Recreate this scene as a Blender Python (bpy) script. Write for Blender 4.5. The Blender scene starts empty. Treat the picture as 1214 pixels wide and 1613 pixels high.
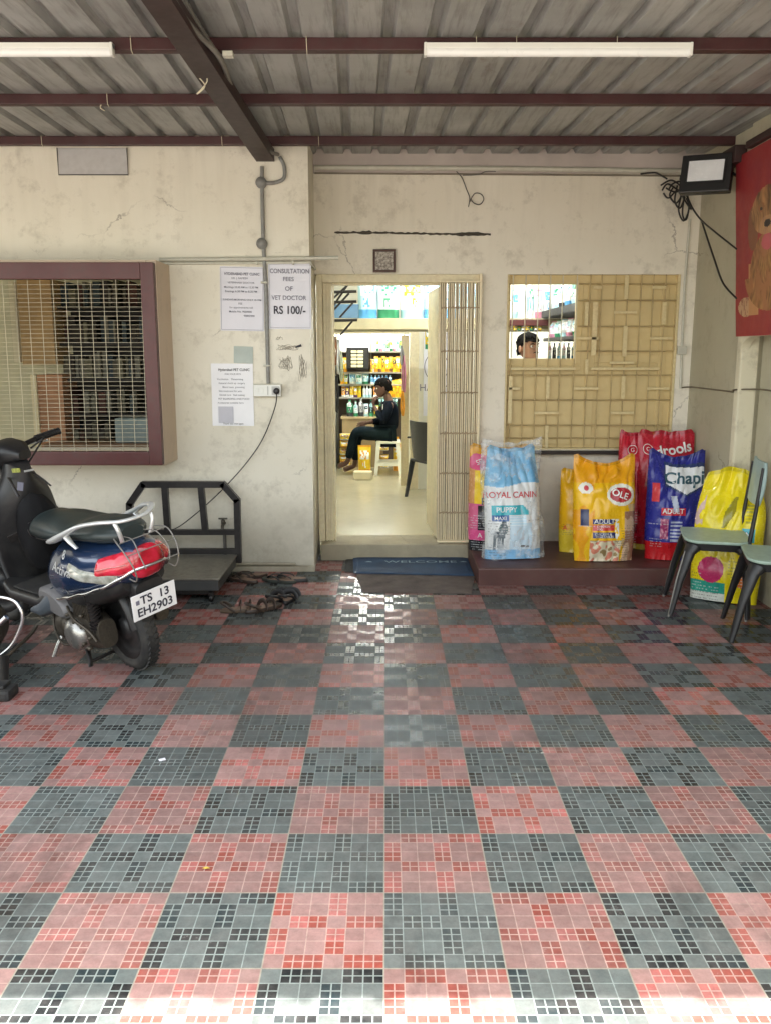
import bpy, bmesh, math, random
from mathutils import Vector, Matrix, noise, Euler
random.seed(7)
R = math.radians
S = bpy.context.scene
COL = S.collection
# ------------------------------------------------------------------ camera, sky, sun, exposure
H = 1.485; F = 1345.0; PITCH = R(10.53); CX = 607.0; CY = 806.5
cd = bpy.data.cameras.new('camera'); cam = bpy.data.objects.new('camera', cd); COL.objects.link(cam)
cam.location = (0, 0, H); cam.rotation_euler = (R(90) - PITCH, 0, 0)
cd.sensor_fit = 'VERTICAL'; cd.sensor_height = 36; cd.lens = 36 * F / 1613; cd.clip_start = .05; cd.clip_end = 400
S.camera = cam
SUN_EL, SUN_AZ = R(67), R(2)          # azimuth of the sun measured from +Y
w = bpy.data.worlds.new('World'); S.world = w; w.use_nodes = True
nt = w.node_tree; bg = nt.nodes['Background']
sky = nt.nodes.new('ShaderNodeTexSky'); sky.sky_type = 'NISHITA'; sky.sun_disc = False
sky.sun_elevation = SUN_EL; sky.sun_rotation = SUN_AZ; sky.dust_density = 3.0; sky.air_density = 1.0; sky.ozone_density = .6
hs = nt.nodes.new('ShaderNodeHueSaturation'); hs.inputs['Saturation'].default_value = .45; nt.links.new(sky.outputs[0], hs.inputs['Color'])
wm = nt.nodes.new('ShaderNodeMix'); wm.data_type = 'RGBA'; wm.blend_type = 'MULTIPLY'; wm.inputs[0].default_value = 1; nt.links.new(hs.outputs[0], wm.inputs[6]); wm.inputs[7].default_value = (1.04, 1.0, .90, 1); nt.links.new(wm.outputs[2], bg.inputs[0]); bg.inputs[1].default_value = .15
sl = bpy.data.lights.new('sun', 'SUN'); sl.energy = 2.4; sl.angle = R(.5); sl.color = (1, .95, .88)
so = bpy.data.objects.new('sun', sl); COL.objects.link(so)
sd = Vector((math.sin(SUN_AZ) * math.cos(SUN_EL), math.cos(SUN_AZ) * math.cos(SUN_EL), math.sin(SUN_EL)))
so.rotation_euler = sd.to_track_quat('Z', 'Y').to_euler(); so.location = (0, -3, 8)
S.view_settings.view_transform = 'Standard'; S.view_settings.look = 'None'
S.view_settings.exposure = 2.78; S.view_settings.gamma = 1; S.view_settings.use_curve_mapping = False
try:
    S.cycles.max_bounces = 10; S.cycles.diffuse_bounces = 6
except Exception: pass

# ------------------------------------------------------------------ pixel of the photograph -> point of the place
def ray(px, py):
    a = (px - CX) / F; b = (CY - py) / F
    return Vector((a, math.cos(PITCH) + b * math.sin(PITCH), -math.sin(PITCH) + b * math.cos(PITCH)))
def at(px, py, Y): r = ray(px, py); t = Y / r.y; return Vector((r.x * t, Y, H + r.z * t))
def atz(px, py, Z): r = ray(px, py); t = (Z - H) / r.z; return Vector((r.x * t, r.y * t, Z))
def atx(px, py, X): r = ray(px, py); t = X / r.x; return Vector((X, r.y * t, H + r.z * t))

# ------------------------------------------------------------------ objects
def link(o, parent=None):
    COL.objects.link(o)
    if parent: o.parent = parent
    return o
def tag(o, label=None, cat=None, group=None, kind=None):
    if label: o['label'] = label
    if cat: o['category'] = cat
    if group: o['group'] = group
    if kind: o['kind'] = kind
    return o
def empty(name, loc=(0, 0, 0), rot=(0, 0, 0), **k):
    o = bpy.data.objects.new(name, None); link(o); o.location = loc; o.rotation_euler = rot; o.empty_display_size = .1
    return tag(o, **k)
def copy_tree(o, parent=None):
    c = o.copy(); COL.objects.link(c); c.parent = parent
    for ch in list(o.children): copy_tree(ch, c)
    return c
class MB:
    def __init__(s): s.v = []; s.f = []; s.c = []; s.sm = []
    def add(s, vs, fs, smooth=False, col=None):
        n = len(s.v); s.v += [tuple(v) for v in vs]
        for f in fs: s.f.append([n + i for i in f]); s.sm.append(smooth); s.c.append(col)
        return s
    def box(s, lo, hi, bev=0.0, M=None, col=None):
        bm = bmesh.new(); bmesh.ops.create_cube(bm, size=1)
        d = [hi[i] - lo[i] for i in range(3)]; c = [(hi[i] + lo[i]) / 2 for i in range(3)]
        for v in bm.verts: v.co = Vector((v.co.x * d[0], v.co.y * d[1], v.co.z * d[2]))
        if bev > 0:
            bmesh.ops.bevel(bm, geom=bm.edges[:], offset=min(bev, min(map(abs, d)) * .45), segments=2, affect='EDGES', profile=.6)
        for v in bm.verts:
            v.co += Vector(c)
            if M is not None: v.co = M @ v.co
        bm.verts.index_update()
        s.add([v.co.copy() for v in bm.verts], [[v.index for v in f.verts] for f in bm.faces], False, col); bm.free(); return s
    def loft(s, rings, smooth=True, cap=True, col=None, closed=True):
        n = len(rings[0]); assert all(len(r) == n for r in rings); vs = [p for r in rings for p in r]; fs = []
        for i in range(len(rings) - 1):
            for j in range(n if closed else n - 1):
                k = (j + 1) % n; fs.append([i * n + j, i * n + k, (i + 1) * n + k, (i + 1) * n + j])
        s.add(vs, fs, smooth, col)
        if cap and closed:
            s.add(rings[0], [list(range(n))[::-1]], False, col); s.add(rings[-1], [list(range(n))], False, col)
        return s
    def tube(s, pts, r, seg=8, col=None, flat=1.0, smooth=True, up=None):
        pts = [Vector(p) for p in pts]; rr = r if isinstance(r, (list, tuple)) else [r] * len(pts); rings = []
        t0 = (pts[1] - pts[0]).normalized(); a = Vector(up) if up else (Vector((0, 0, 1)) if abs(t0.z) < .9 else Vector((1, 0, 0)))
        nrm = (a - a.dot(t0) * t0).normalized()
        for i, p in enumerate(pts):
            t = (pts[min(i + 1, len(pts) - 1)] - pts[max(i - 1, 0)]).normalized()
            nrm = (nrm - nrm.dot(t) * t).normalized(); b = t.cross(nrm)
            rings.append([p + (nrm * math.cos(q) * flat + b * math.sin(q)) * rr[i] for q in [2 * math.pi * k / seg for k in range(seg)]])
        return s.loft(rings, smooth, True, col)
    def lathe(s, prof, seg=24, M=None, col=None, cap=True):
        rings = []
        for r, z in prof:
            ring = [Vector((r * math.cos(2 * math.pi * k / seg), r * math.sin(2 * math.pi * k / seg), z)) for k in range(seg)]
            rings.append([M @ p for p in ring] if M is not None else ring)
        return s.loft(rings, True, cap, col)
    def prism(s, poly, a, b, axis='y', col=None):     # poly in the other two axes
        def P(p, t): return {'y': (p[0], t, p[1]), 'x': (t, p[0], p[1]), 'z': (p[0], p[1], t)}[axis]
        n = len(poly); vs = [P(p, a) for p in poly] + [P(p, b) for p in poly]
        fs = [list(range(n)), list(range(n, 2 * n))[::-1]] + [[i, i + n, (i + 1) % n + n, (i + 1) % n] for i in range(n)]
        return s.add(vs, fs, False, col)
    def build(s, name, mat, parent=None, **k):
        me = bpy.data.meshes.new(name); me.from_pydata(s.v, [], s.f); me.update()
        bm = bmesh.new(); bm.from_mesh(me); bmesh.ops.recalc_face_normals(bm, faces=bm.faces[:]); bm.to_mesh(me); bm.free()
        me.polygons.foreach_set('use_smooth', s.sm)
        if any(c is not None for c in s.c):
            at_ = me.color_attributes.new('print', 'FLOAT_COLOR', 'CORNER'); buf = []
            for p, c in zip(me.polygons, s.c): buf += list((c or (.5, .5, .5)) + (1,))[:4] * p.loop_total
            at_.data.foreach_set('color', buf)
        me.materials.append(mat); o = bpy.data.objects.new(name, me); link(o, parent); return tag(o, **k)
def smooth_pts(pts, n=6):
    pts = [Vector(p) for p in pts]; out = []
    for i in range(len(pts) - 1):
        p0 = pts[max(i - 1, 0)]; p1 = pts[i]; p2 = pts[i + 1]; p3 = pts[min(i + 2, len(pts) - 1)]
        for k in range(n):
            t = k / n; out.append(.5 * ((2 * p1) + (p2 - p0) * t + (2 * p0 - 5 * p1 + 4 * p2 - p3) * t * t + (3 * p1 - p0 - 3 * p2 + p3) * t ** 3))
    out.append(pts[-1]); return out
def text2d(s, size=1.0, bold=0.0, align='CENTER', sx=1.0, font_shear=0.0):
    cu = bpy.data.curves.new('t', 'FONT'); cu.body = s; cu.size = 1; cu.align_x = align; cu.align_y = 'CENTER'; cu.offset = bold; cu.shear = font_shear
    cu.resolution_u = 3
    o = bpy.data.objects.new('t', cu); COL.objects.link(o)
    me = bpy.data.meshes.new_from_object(o)
    vs = [(v.co.x * size * sx, v.co.y * size) for v in me.vertices]; fs = [list(p.vertices) for p in me.polygons]
    bpy.data.objects.remove(o); bpy.data.curves.remove(cu); bpy.data.meshes.remove(me); return vs, fs

# ------------------------------------------------------------------ materials
class N:
    """tiny node-graph helper"""
    def __init__(s, name):
        s.m = bpy.data.materials.new(name); s.m.use_nodes = True; s.t = s.m.node_tree; s.b = s.t.nodes['Principled BSDF']
    def n(s, typ, **k):
        x = s.t.nodes.new(typ)
        for a, b in k.items(): setattr(x, a, b)
        return x
    def put(s, v, sock):
        if isinstance(v, (int, float)): sock.default_value = v
        elif isinstance(v, (tuple, list)): sock.default_value = tuple(v) + ((1,) if len(v) == 3 and len(sock.default_value) == 4 else ())
        else: s.t.links.new(v, sock)
    def math(s, op, a, b=0.0, c=None):
        x = s.n('ShaderNodeMath', operation=op); s.put(a, x.inputs[0]); s.put(b, x.inputs[1])
        if c is not None: s.put(c, x.inputs[2])
        return x.outputs[0]
    def mix(s, f, a, b, mode='MIX'):
        x = s.n('ShaderNodeMix', data_type='RGBA', blend_type=mode); s.put(f, x.inputs[0]); s.put(a, x.inputs[6]); s.put(b, x.inputs[7]); return x.outputs[2]
    def mixf(s, f, a, b): return s.math('ADD', s.math('MULTIPLY', a, s.math('SUBTRACT', 1.0, f)), s.math('MULTIPLY', b, f))
    def coord(s, out='Object'): return s.n('ShaderNodeTexCoord').outputs[out]
    def mapping(s, v, scale=(1, 1, 1), loc=(0, 0, 0)):
        x = s.n('ShaderNodeMapping'); s.put(v, x.inputs[0]); x.inputs[3].default_value = scale; x.inputs[1].default_value = loc; return x.outputs[0]
    def noise(s, scale, det=4, vec=None, rough=.55, out=0, dist=0):
        x = s.n('ShaderNodeTexNoise'); x.inputs['Scale'].default_value = scale; x.inputs['Detail'].default_value = det; x.inputs['Roughness'].default_value = rough
        x.inputs['Distortion'].default_value = dist
        s.put(vec if vec is not None else s.coord(), x.inputs['Vector']); return x.outputs[out]
    def ramp(s, f, stops, interp='LINEAR'):
        x = s.n('ShaderNodeValToRGB'); s.put(f, x.inputs[0]); e = x.color_ramp.elements; x.color_ramp.interpolation = interp
        while len(e) < len(stops): e.new(.5)
        for q, (p, c) in zip(e, stops): q.position = p; q.color = tuple(c) + (1,) if isinstance(c, (tuple, list)) else (c, c, c, 1)
        return x.outputs[0]
    def bump(s, h, st=.3, dist=.01):
        x = s.n('ShaderNodeBump'); x.inputs['Strength'].default_value = st; x.inputs['Distance'].default_value = dist
        s.put(h, x.inputs['Height']); s.t.links.new(x.outputs[0], s.b.inputs['Normal'])
    def out(s, col=None, rough=.6, metal=0.0, **k):
        if col is not None: s.put(col, s.b.inputs['Base Color'])
        s.put(rough, s.b.inputs['Roughness']); s.put(metal, s.b.inputs['Metallic'])
        for a, b in k.items(): s.put(b, s.b.inputs[a.replace('_', ' ')])
        return s.m
def mat(name, c, rough=.55, metal=0.0, var=.25, scale=6.0, bump=0.0, dirt=None, dirtamt=.5, coat=0.0, attr=False):
    g = N(name); n1 = g.noise(scale, 5); n2 = g.noise(scale * 6, 3)
    base = c if not attr else g.n('ShaderNodeVertexColor', layer_name='print').outputs[0]
    f = g.ramp(n1, [(.3, 1 - var), (.7, 1 + var * .4)])
    col = g.mix(1.0, base, f, 'MULTIPLY')
    if dirt:
        m = g.ramp(g.math('ADD', g.math('MULTIPLY', n1, .6), g.math('MULTIPLY', n2, .4)), [(.45, 0.0), (.68, dirtamt)])
        col = g.mix(m, col, dirt)
    if bump: g.bump(n2, bump, .004)
    r = g.math('ADD', rough - .1, g.math('MULTIPLY', n2, .2))
    k = {}
    if coat: k['Coat_Weight'] = coat
    return g.out(col, r, metal, **k)

def floor_mat():
    g = N('mosaic_tile_floor'); T = .2995; Y0 = 1.856
    sp = g.n('ShaderNodeSeparateXYZ'); g.put(g.coord(), sp.inputs[0])
    X = g.math('DIVIDE', g.math('ADD', sp.outputs[0], .004), T); Y = g.math('DIVIDE', g.math('SUBTRACT', sp.outputs[1], Y0), T)
    i = g.math('FLOOR', X); j = g.math('FLOOR', Y); fx = g.math('FRACT', X); fy = g.math('FRACT', Y)
    par = g.math('FLOORED_MODULO', g.math('ADD', i, j), 2.0)          # 0 dark, 1 pink
    cv = g.n('ShaderNodeCombineXYZ'); g.put(i, cv.inputs[0]); g.put(j, cv.inputs[1])
    wn = g.n('ShaderNodeTexWhiteNoise', noise_dimensions='3D'); g.put(cv.outputs[0], wn.inputs['Vector'])
    rs = g.n('ShaderNodeSeparateColor'); g.put(wn.outputs['Color'], rs.inputs[0])
    a0 = g.mixf(g.math('GREATER_THAN', rs.outputs[0], .6), fx, g.math('SUBTRACT', 1.0, fx))
    b0 = g.mixf(g.math('GREATER_THAN', rs.outputs[1], .5), fy, g.math('SUBTRACT', 1.0, fy))
    sw = g.math('GREATER_THAN', rs.outputs[2], .72)
    a = g.math('MULTIPLY', g.mixf(sw, a0, b0), 6.0); b = g.math('MULTIPLY', g.mixf(sw, b0, a0), 6.0)
    bandA = g.math('LESS_THAN', g.math('MODULO', b, 3.0), 2.0); ge = g.math('GREATER_THAN', g.math('MODULO', a, 3.0), 1.0)
    small = g.math('ABSOLUTE', g.math('SUBTRACT', bandA, ge))
    def line(q, w):
        d = g.math('ABSOLUTE', g.math('SUBTRACT', g.math('FRACT', q), .5)); return g.math('GREATER_THAN', d, .5 - w)
    lu = g.math('MAXIMUM', line(a, .03), line(b, .03))
    ls = g.math('MAXIMUM', line(g.math('MULTIPLY', a, 2.0), .075), line(g.math('MULTIPLY', b, 2.0), .075))
    grout = g.math('MAXIMUM', lu, g.math('MULTIPLY', ls, small))
    edge = g.math('MAXIMUM', line(X, .008), line(Y, .008))
    # per-cell tint
    cc = g.n('ShaderNodeCombineXYZ'); g.put(g.math('FLOOR', g.math('MULTIPLY', X, 6.0)), cc.inputs[0]); g.put(g.math('FLOOR', g.math('MULTIPLY', Y, 6.0)), cc.inputs[1])
    w2 = g.n('ShaderNodeTexWhiteNoise', noise_dimensions='3D'); g.put(cc.outputs[0], w2.inputs['Vector'])
    cellv = g.math('MULTIPLY_ADD', w2.outputs['Value'], .22, .89)
    n1 = g.noise(1.3, 4); n2 = g.noise(9, 5, rough=.7); n3 = g.noise(45, 3); n4 = g.noise(3.1, 3)
    tilev = g.math('MULTIPLY_ADD', g.math('FRACT', g.math('MULTIPLY', rs.outputs[1], 7.3)), .38, .80)
    big = g.mix(par, (.100, .118, .116), (.285, .170, .158)); sml = g.mix(par, (.009, .011, .013), (.29, .062, .046))
    sml = g.mix(g.math('MULTIPLY', g.math('GREATER_THAN', w2.outputs['Value'], .6), .35), sml, g.mix(par, (.02, .05, .06), (.55, .20, .20)))
    # dusty wear takes the contrast out of some tiles
    wear = g.math('MULTIPLY', g.ramp(g.math('ADD', g.math('MULTIPLY', n4, .7), g.math('MULTIPLY', rs.outputs[0], .3)), [(.40, .08), (.62, .85)]), g.ramp(n2, [(.2, .7), (.6, 1.0)]))
    sml = g.mix(g.math('MULTIPLY', wear, .75), sml, big)
    col = g.mix(small, big, sml)
    col = g.mix(1.0, col, g.math('MULTIPLY', cellv, tilev), 'MULTIPLY')
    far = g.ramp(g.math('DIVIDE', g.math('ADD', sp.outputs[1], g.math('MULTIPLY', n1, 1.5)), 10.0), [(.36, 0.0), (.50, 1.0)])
    dust = g.math('MULTIPLY', g.ramp(n2, [(.38, .0), (.75, .26)]), g.math('SUBTRACT', 1.0, far)); col = g.mix(dust, col, (.22, .20, .19))
    gc = g.mix(g.ramp(n3, [(.3, 0.0), (.7, .35)]), g.mix(par, (.27, .33, .32), (.46, .33, .29)), (.16, .15, .13))
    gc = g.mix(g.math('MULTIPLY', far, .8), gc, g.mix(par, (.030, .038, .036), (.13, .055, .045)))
    col = g.mix(g.math('MULTIPLY', grout, .75), col, gc)
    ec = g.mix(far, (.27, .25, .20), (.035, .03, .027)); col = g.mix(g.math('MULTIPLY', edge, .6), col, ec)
    grime_shade = g.math('MULTIPLY', g.ramp(n1, [(.3, .55), (.62, .10)]), g.math('MULTIPLY_ADD', far, .6, .15))  # blotchy grime, plus shade at the back painted in as darker tiles
    col = g.mix(grime_shade, col, (.045, .038, .032))
    scuff = g.noise(2.2, 6, g.mapping(g.coord(), (1.0, .35, 1)), .75); col = g.mix(g.ramp(scuff, [(.54, 0.0), (.66, .42)]), col, (.04, .036, .033))
    gr2 = g.noise(28, 4, rough=.8); col = g.mix(1.0, col, g.ramp(gr2, [(.3, .78), (.7, 1.15)]), 'MULTIPLY')
    nS = g.noise(.55, 4, rough=.6, dist=.5)
    col = g.mix(g.ramp(nS, [(.50, 0.0), (.62, .22)]), col, (.08, .068, .058))
    rough = g.math('ADD', g.mixf(small, .34, .13), g.math('ADD', g.math('MULTIPLY', n2, .22), g.math('MULTIPLY', grout, .3)))
    hgt = g.math('ADD', g.math('MULTIPLY', g.math('SUBTRACT', 1.0, grout), .6), g.math('MULTIPLY', n3, .25))
    g.bump(hgt, .35, .0015)
    return g.out(col, rough, 0.0, Specular_IOR_Level=g.math('MULTIPLY_ADD', small, .26, .06))

def plaster(name, c, stain=(.30, .26, .19), top=.16, mottle=.5, k=1.0):
    g = N(name); P = g.coord(); n1 = g.noise(1.1, 6, P, .65); n2 = g.noise(7, 6, P, .7); n3 = g.noise(60, 3, P)
    stretch = g.mapping(P, (5, 5, .5)); n4 = g.noise(1.5, 5, stretch, .6)
    col = g.mix(g.ramp(n1, [(.35, 0.0), (.7, mottle)]), c, tuple(x * y for x, y in zip(c, (.84, .82, .76))))
    col = g.mix(g.ramp(n2, [(.53, 0.0), (.75, .5 * k)]), col, stain)
    n5 = g.noise(2.4, 6, P, .8); col = g.mix(g.ramp(n5, [(.60, 0.0), (.64, .14 * k), (.72, .06)]), col, (.36, .33, .26))
    sp = g.n('ShaderNodeSeparateXYZ'); g.put(P, sp.inputs[0]); z = sp.outputs[2]
    drip = g.math('MULTIPLY', g.ramp(n4, [(.48, 0.0), (.7, 1.0)]), g.ramp(g.math('DIVIDE', z, 3.0), [(.60, 0.0), (.92, top)]))
    col = g.mix(drip, col, stain)
    low = g.math('MULTIPLY', g.ramp(g.math('ADD', g.math('DIVIDE', z, 1.0), g.math('MULTIPLY', n2, .5)), [(.24, .85), (.80, 0.0)]), g.ramp(n1, [(.3, .3), (.6, 1.0)]))
    col = g.mix(low, col, (.19, .165, .12))
    sc = g.noise(160, 2, P); spots = g.math('MULTIPLY', g.ramp(sc, [(.70, 0.0), (.74, .6)]), g.ramp(n2, [(.45, 0.0), (.55, 1.0)]))
    col = g.mix(spots, col, (.16, .13, .09))
    vx = g.n('ShaderNodeTexVoronoi', feature='DISTANCE_TO_EDGE'); vx.inputs['Scale'].default_value = 1.1
    g.put(g.mix(.16, P, g.noise(5, 5, P, .7, out=1)), vx.inputs['Vector'])
    crk = g.math('MULTIPLY', g.math('LESS_THAN', vx.outputs['Distance'], .0035), g.ramp(g.noise(1.7, 3, P), [(.52, 0.0), (.6, .5)]))
    col = g.mix(crk, col, (.12, .10, .07))
    g.bump(g.math('ADD', g.math('MULTIPLY', n2, .8), g.math('MULTIPLY', n3, .25)), .3, .008)
    return g.out(col, .78, 0.0)
def roofsheet_mat():
    g = N('galvanised_sheet'); P = g.coord()
    n1 = g.noise(1.6, 5, P, .6); st = g.noise(6, 5, g.mapping(P, (6, .45, 6)), .65); n3 = g.noise(30, 3, g.mapping(P, (1.5, .4, 1)))
    col = g.ramp(n1, [(.3, (.27, .275, .265)), (.7, (.44, .45, .435))])
    col = g.mix(g.ramp(st, [(.48, 0.0), (.70, .55)]), col, (.12, .11, .095))
    rr = g.noise(3.3, 6, g.mapping(P, (1, .5, 1)), .75); col = g.mix(g.ramp(rr, [(.60, 0.0), (.70, .5)]), col, (.16, .10, .055))
    col = g.mix(g.ramp(n3, [(.55, 0.0), (.75, .35)]), col, (.40, .41, .41))
    return g.out(col, .50, .2)
def emis(name, c, st):
    g = N(name); g.put(c, g.b.inputs['Base Color']); g.put(c, g.b.inputs['Emission Color']); g.b.inputs['Emission Strength'].default_value = st; return g.m
M = {}
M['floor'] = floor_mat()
M['wall'] = plaster('cream_plaster', (.78, .745, .635), k=.9)
M['wall_in'] = plaster('recess_plaster', (.78, .735, .625), top=.22)
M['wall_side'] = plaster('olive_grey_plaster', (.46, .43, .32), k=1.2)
M['wall_edge'] = plaster('pale_plaster_edge', (.66, .62, .47), k=1.4)
M['taupe'] = plaster('taupe_plaster', (.62, .50, .38), k=.5)
M['shop'] = mat('shop_wall_paint', (.72, .70, .58), .6, var=.06)
M['shopfloor'] = mat('pale_shop_floor', (.46, .41, .27), .22, var=.12, scale=2.5, dirt=(.40, .36, .24), dirtamt=.4)
M['roof'] = roofsheet_mat()
M['maroon'] = mat('maroon_paint', (.095, .019, .017), .45, var=.3, scale=5, dirt=(.06, .035, .03), dirtamt=.6, bump=.1)
M['bars'] = mat('rusty_ochre_bar', (.48, .36, .17), .5, var=.3, scale=9)
M['redsteel'] = mat('red_oxide_steel', (.055, .011, .012), .5, var=.35, scale=4, dirt=(.05, .03, .028), dirtamt=.7)
M['beam'] = mat('grimy_beam_paint', (.040, .015, .014), .55, var=.4, scale=4, dirt=(.03, .026, .024), dirtamt=.8)
M['ledge'] = mat('red_oxide_cement', (.10, .036, .030), .5, var=.35, scale=4, dirt=(.09, .055, .045), dirtamt=.7, bump=.15)
M['cream'] = mat('cream_enamel', (.76, .68, .45), .45, var=.22, scale=7, dirt=(.40, .26, .15), dirtamt=.4)
M['cream2'] = mat('cream_gate_paint', (.84, .74, .50), .42, var=.15, scale=9, dirt=(.52, .36, .22), dirtamt=.3)
M['board'] = mat('varnished_ply', (.66, .52, .25), .5, var=.14, scale=3, dirt=(.50, .36, .15), dirtamt=.4)
M['grille'] = mat('yellowed_grille_paint', (.72, .60, .32), .45, var=.2, scale=9, dirt=(.30, .18, .08), dirtamt=.4)
M['wire'] = mat('pale_wire', (.60, .55, .40), .4, var=.15)
M['pvc'] = mat('dusty_white_pvc', (.58, .57, .48), .45, var=.2, scale=4, dirt=(.35, .32, .24), dirtamt=.5)
M['greypipe'] = mat('grey_conduit', (.27, .275, .26), .45, var=.2, dirt=(.12, .1, .08), dirtamt=.6)
M['darkpipe'] = mat('dark_grey_conduit', (.10, .095, .085), .5, var=.2)
M['black'] = mat('black_plastic', (.012, .012, .013), .42, var=.2)
M['blackcab'] = mat('black_cable', (.02, .018, .016), .5, var=.2)
M['blacksteel'] = mat('black_enamel_steel', (.014, .012, .012), .35, var=.3, dirt=(.05, .045, .04), dirtamt=.4)
M['white'] = mat('white_plastic', (.78, .79, .74), .4, var=.05)
M['paper'] = mat('white_paper', (.74, .74, .80), .6, var=.08, scale=3)
M['paper2'] = mat('glossy_laminated_paper', (.82, .83, .86), .18, var=.06, scale=3)
M['ink'] = mat('dark_ink', (.03, .03, .045), .6, var=.1)
M['inkgrey'] = mat('grey_ink', (.17, .17, .22), .6, var=.1)
M['pencil'] = mat('pencil_scrawl', (.22, .19, .14), .7, var=.3)
M['steel'] = mat('brushed_steel', (.52, .52, .50), .28, .9, var=.2)
M['dullsteel'] = mat('dull_platform_steel', (.34, .32, .27), .32, .75, var=.25, dirt=(.10, .085, .06), dirtamt=.5)
M['greysteel'] = mat('grey_painted_steel', (.05, .052, .052), .4, var=.3)
M['print'] = mat('printed_film', (.5, .5, .5), .26, var=.10, scale=5, attr=True)
M['printm'] = mat('printed_flat', (.5, .5, .5), .5, var=.06, attr=True)
M['bannerprint'] = mat('printed_vinyl', (.5, .5, .5), .5, var=.12, scale=4, attr=True)
M['leather'] = mat('dark_sandal_leather', (.045, .028, .02), .5, var=.4)
M['tan'] = mat('tan_insole', (.26, .17, .12), .6, var=.35)
M['wood'] = mat('brown_wood', (.18, .10, .05), .5, var=.3, scale=5)
M['skin'] = mat('skin', (.30, .155, .095), .5, var=.1, scale=12)
M['hair'] = mat('black_hair', (.006, .005, .004), .95, var=.3, scale=40)
M['green_seat'] = mat('dusty_green_laminate', (.33, .44, .36), .4, var=.25, scale=4, dirt=(.15, .17, .14), dirtamt=.5)
M['teal_panel'] = mat('pale_teal_laminate', (.30, .40, .38), .45, var=.15, scale=6)
def solid(name, c, rough=.5, **k): return mat(name, c, rough, **k)
# ================================================================== the setting
YL, YD, XC, XS = 5.78, 6.20, -.495, 2.18       # left wall, door wall, corner of the return, side wall
LEDGE_Y, LEDGE_Z = 5.37, .116
SF = -.08                                      # shop floor level
ROOF_Y0 = 2.93  # unseen front edge, placed so sun passing it lights a strip of floor
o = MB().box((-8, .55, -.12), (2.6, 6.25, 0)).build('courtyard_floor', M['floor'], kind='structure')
g = N('street_dust'); g.out(g.ramp(g.noise(.5, 5), [(.3, (.16, .15, .13)), (.7, (.25, .23, .20))]), .85); M['street'] = g.m
MB().box((-60, -60, -.4), (60, 60, -.125)).build('ground', M['street'], kind='structure')

g = N('bounce_pale_concrete'); g.out(g.ramp(g.noise(1.5, 6), [(.3, (.30, .28, .25)), (.7, (.40, .38, .34))]), .8); MB().box((-9, -9, -.124), (6, .546, -.004)).build('bounce_pavement', g.m, kind='structure')  # unseen slab behind the camera, added to bounce neutral light instead of pink
# ------------------------------------------------------------------ the shop building
bld = empty('shop_building', (0, YD, 0), label='cream plastered shop front with a grilled window and an open doorway under the tin canopy', cat='building')
def bpart(mb, name, m, parent=None, **k):
    o = mb.build(name, m, parent or bld, **k)
    if parent is None or parent is bld: o.matrix_parent_inverse = Matrix.Translation((0, -YD, 0))
    return o
wx0, wx1, wz0, wz1, WY = -3.15, -1.41, .786, 2.03, 5.43         # projecting left window box
mb = MB()
mb.box((-6, YL, -.1), (wx0 + .1, YL + .2, 3.1)); mb.box((wx1 - .05, YL, -.1), (XC, YL + .2, 3.1))
mb.box((wx0 + .1, YL, wz1 - .05), (wx1 - .05, YL + .2, 3.1)); mb.box((wx0 + .1, YL, -.1), (wx1 - .05, YL + .2, wz0 + .05))
bpart(mb, 'front_wall', M['wall'])
mb = MB()   # plaster surround that carries the left window
mb.box((wx1 - .06, WY + .012, wz0 - .01), (wx1, YL - .001, wz1 + .02), .004); mb.box((wx0, WY + .012, wz0 - .01), (wx0 + .06, YL - .001, wz1 + .02), .004)
mb.box((wx0 + .061, WY + .012, wz1 - .04), (wx1 - .061, YL - .001, wz1 + .02), .004); mb.box((wx0 + .061, WY + .012, wz0 - .01), (wx1 - .061, YL - .001, wz0 + .05), .004)
bpart(mb, 'window_surround', M['taupe'])
bpart(MB().box((XC - .2, YL + .2, -.1), (XC - .001, YD + .2, 3.1)), 'corner_wall', M['wall'])
# door wall with the door opening and the window opening
dx0, dx1, dzt, TH = -.485, .668, 2.03, .118
gx0, gx1, gz0, gz1 = .855, 2.075, .795, 2.033
mb = MB()
mb.box((XC - .002, YD, dzt), (XS + .2, YD + .2, 3.1)); mb.box((dx1, YD, -.1), (gx0, YD + .2, dzt))
mb.box((gx0, YD, -.1), (XS + .2, YD + .2, gz0)); mb.box((gx1, YD, gz0), (XS + .2, YD + .2, dzt))
bpart(mb, 'door_wall', M['wall_in'])
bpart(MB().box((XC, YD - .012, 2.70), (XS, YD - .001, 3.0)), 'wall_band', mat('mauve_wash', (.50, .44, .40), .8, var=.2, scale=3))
# side wall : plain strip, pale arris, set-back panel with a rounded top corner
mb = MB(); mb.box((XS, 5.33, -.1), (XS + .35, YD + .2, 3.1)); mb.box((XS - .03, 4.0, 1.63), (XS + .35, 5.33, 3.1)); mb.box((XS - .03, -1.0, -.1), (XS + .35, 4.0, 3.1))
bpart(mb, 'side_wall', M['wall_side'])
mb = MB(); mb.box((XS - .03, 5.26, -.02), (XS + .08, 5.329, 1.629), .012)
arc = [(5.26, 1.629), (5.26, 1.50)] + [(5.26 - .17 + .17 * math.cos(a), 1.50 + .085 * math.sin(a)) for a in [math.pi / 2 * k / 8 for k in range(1, 9)]] + [(4.0, 1.60), (4.0, 1.629)]
mb.prism(arc, XS - .03, XS + .02, 'x'); bpart(mb, 'pale_arris', M['wall_edge'])
bpart(MB().box((XS + .10, 4.0, -.1), (XS + .35, 5.26, 1.629)), 'recessed_panel', M['wall_side'])
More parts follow.
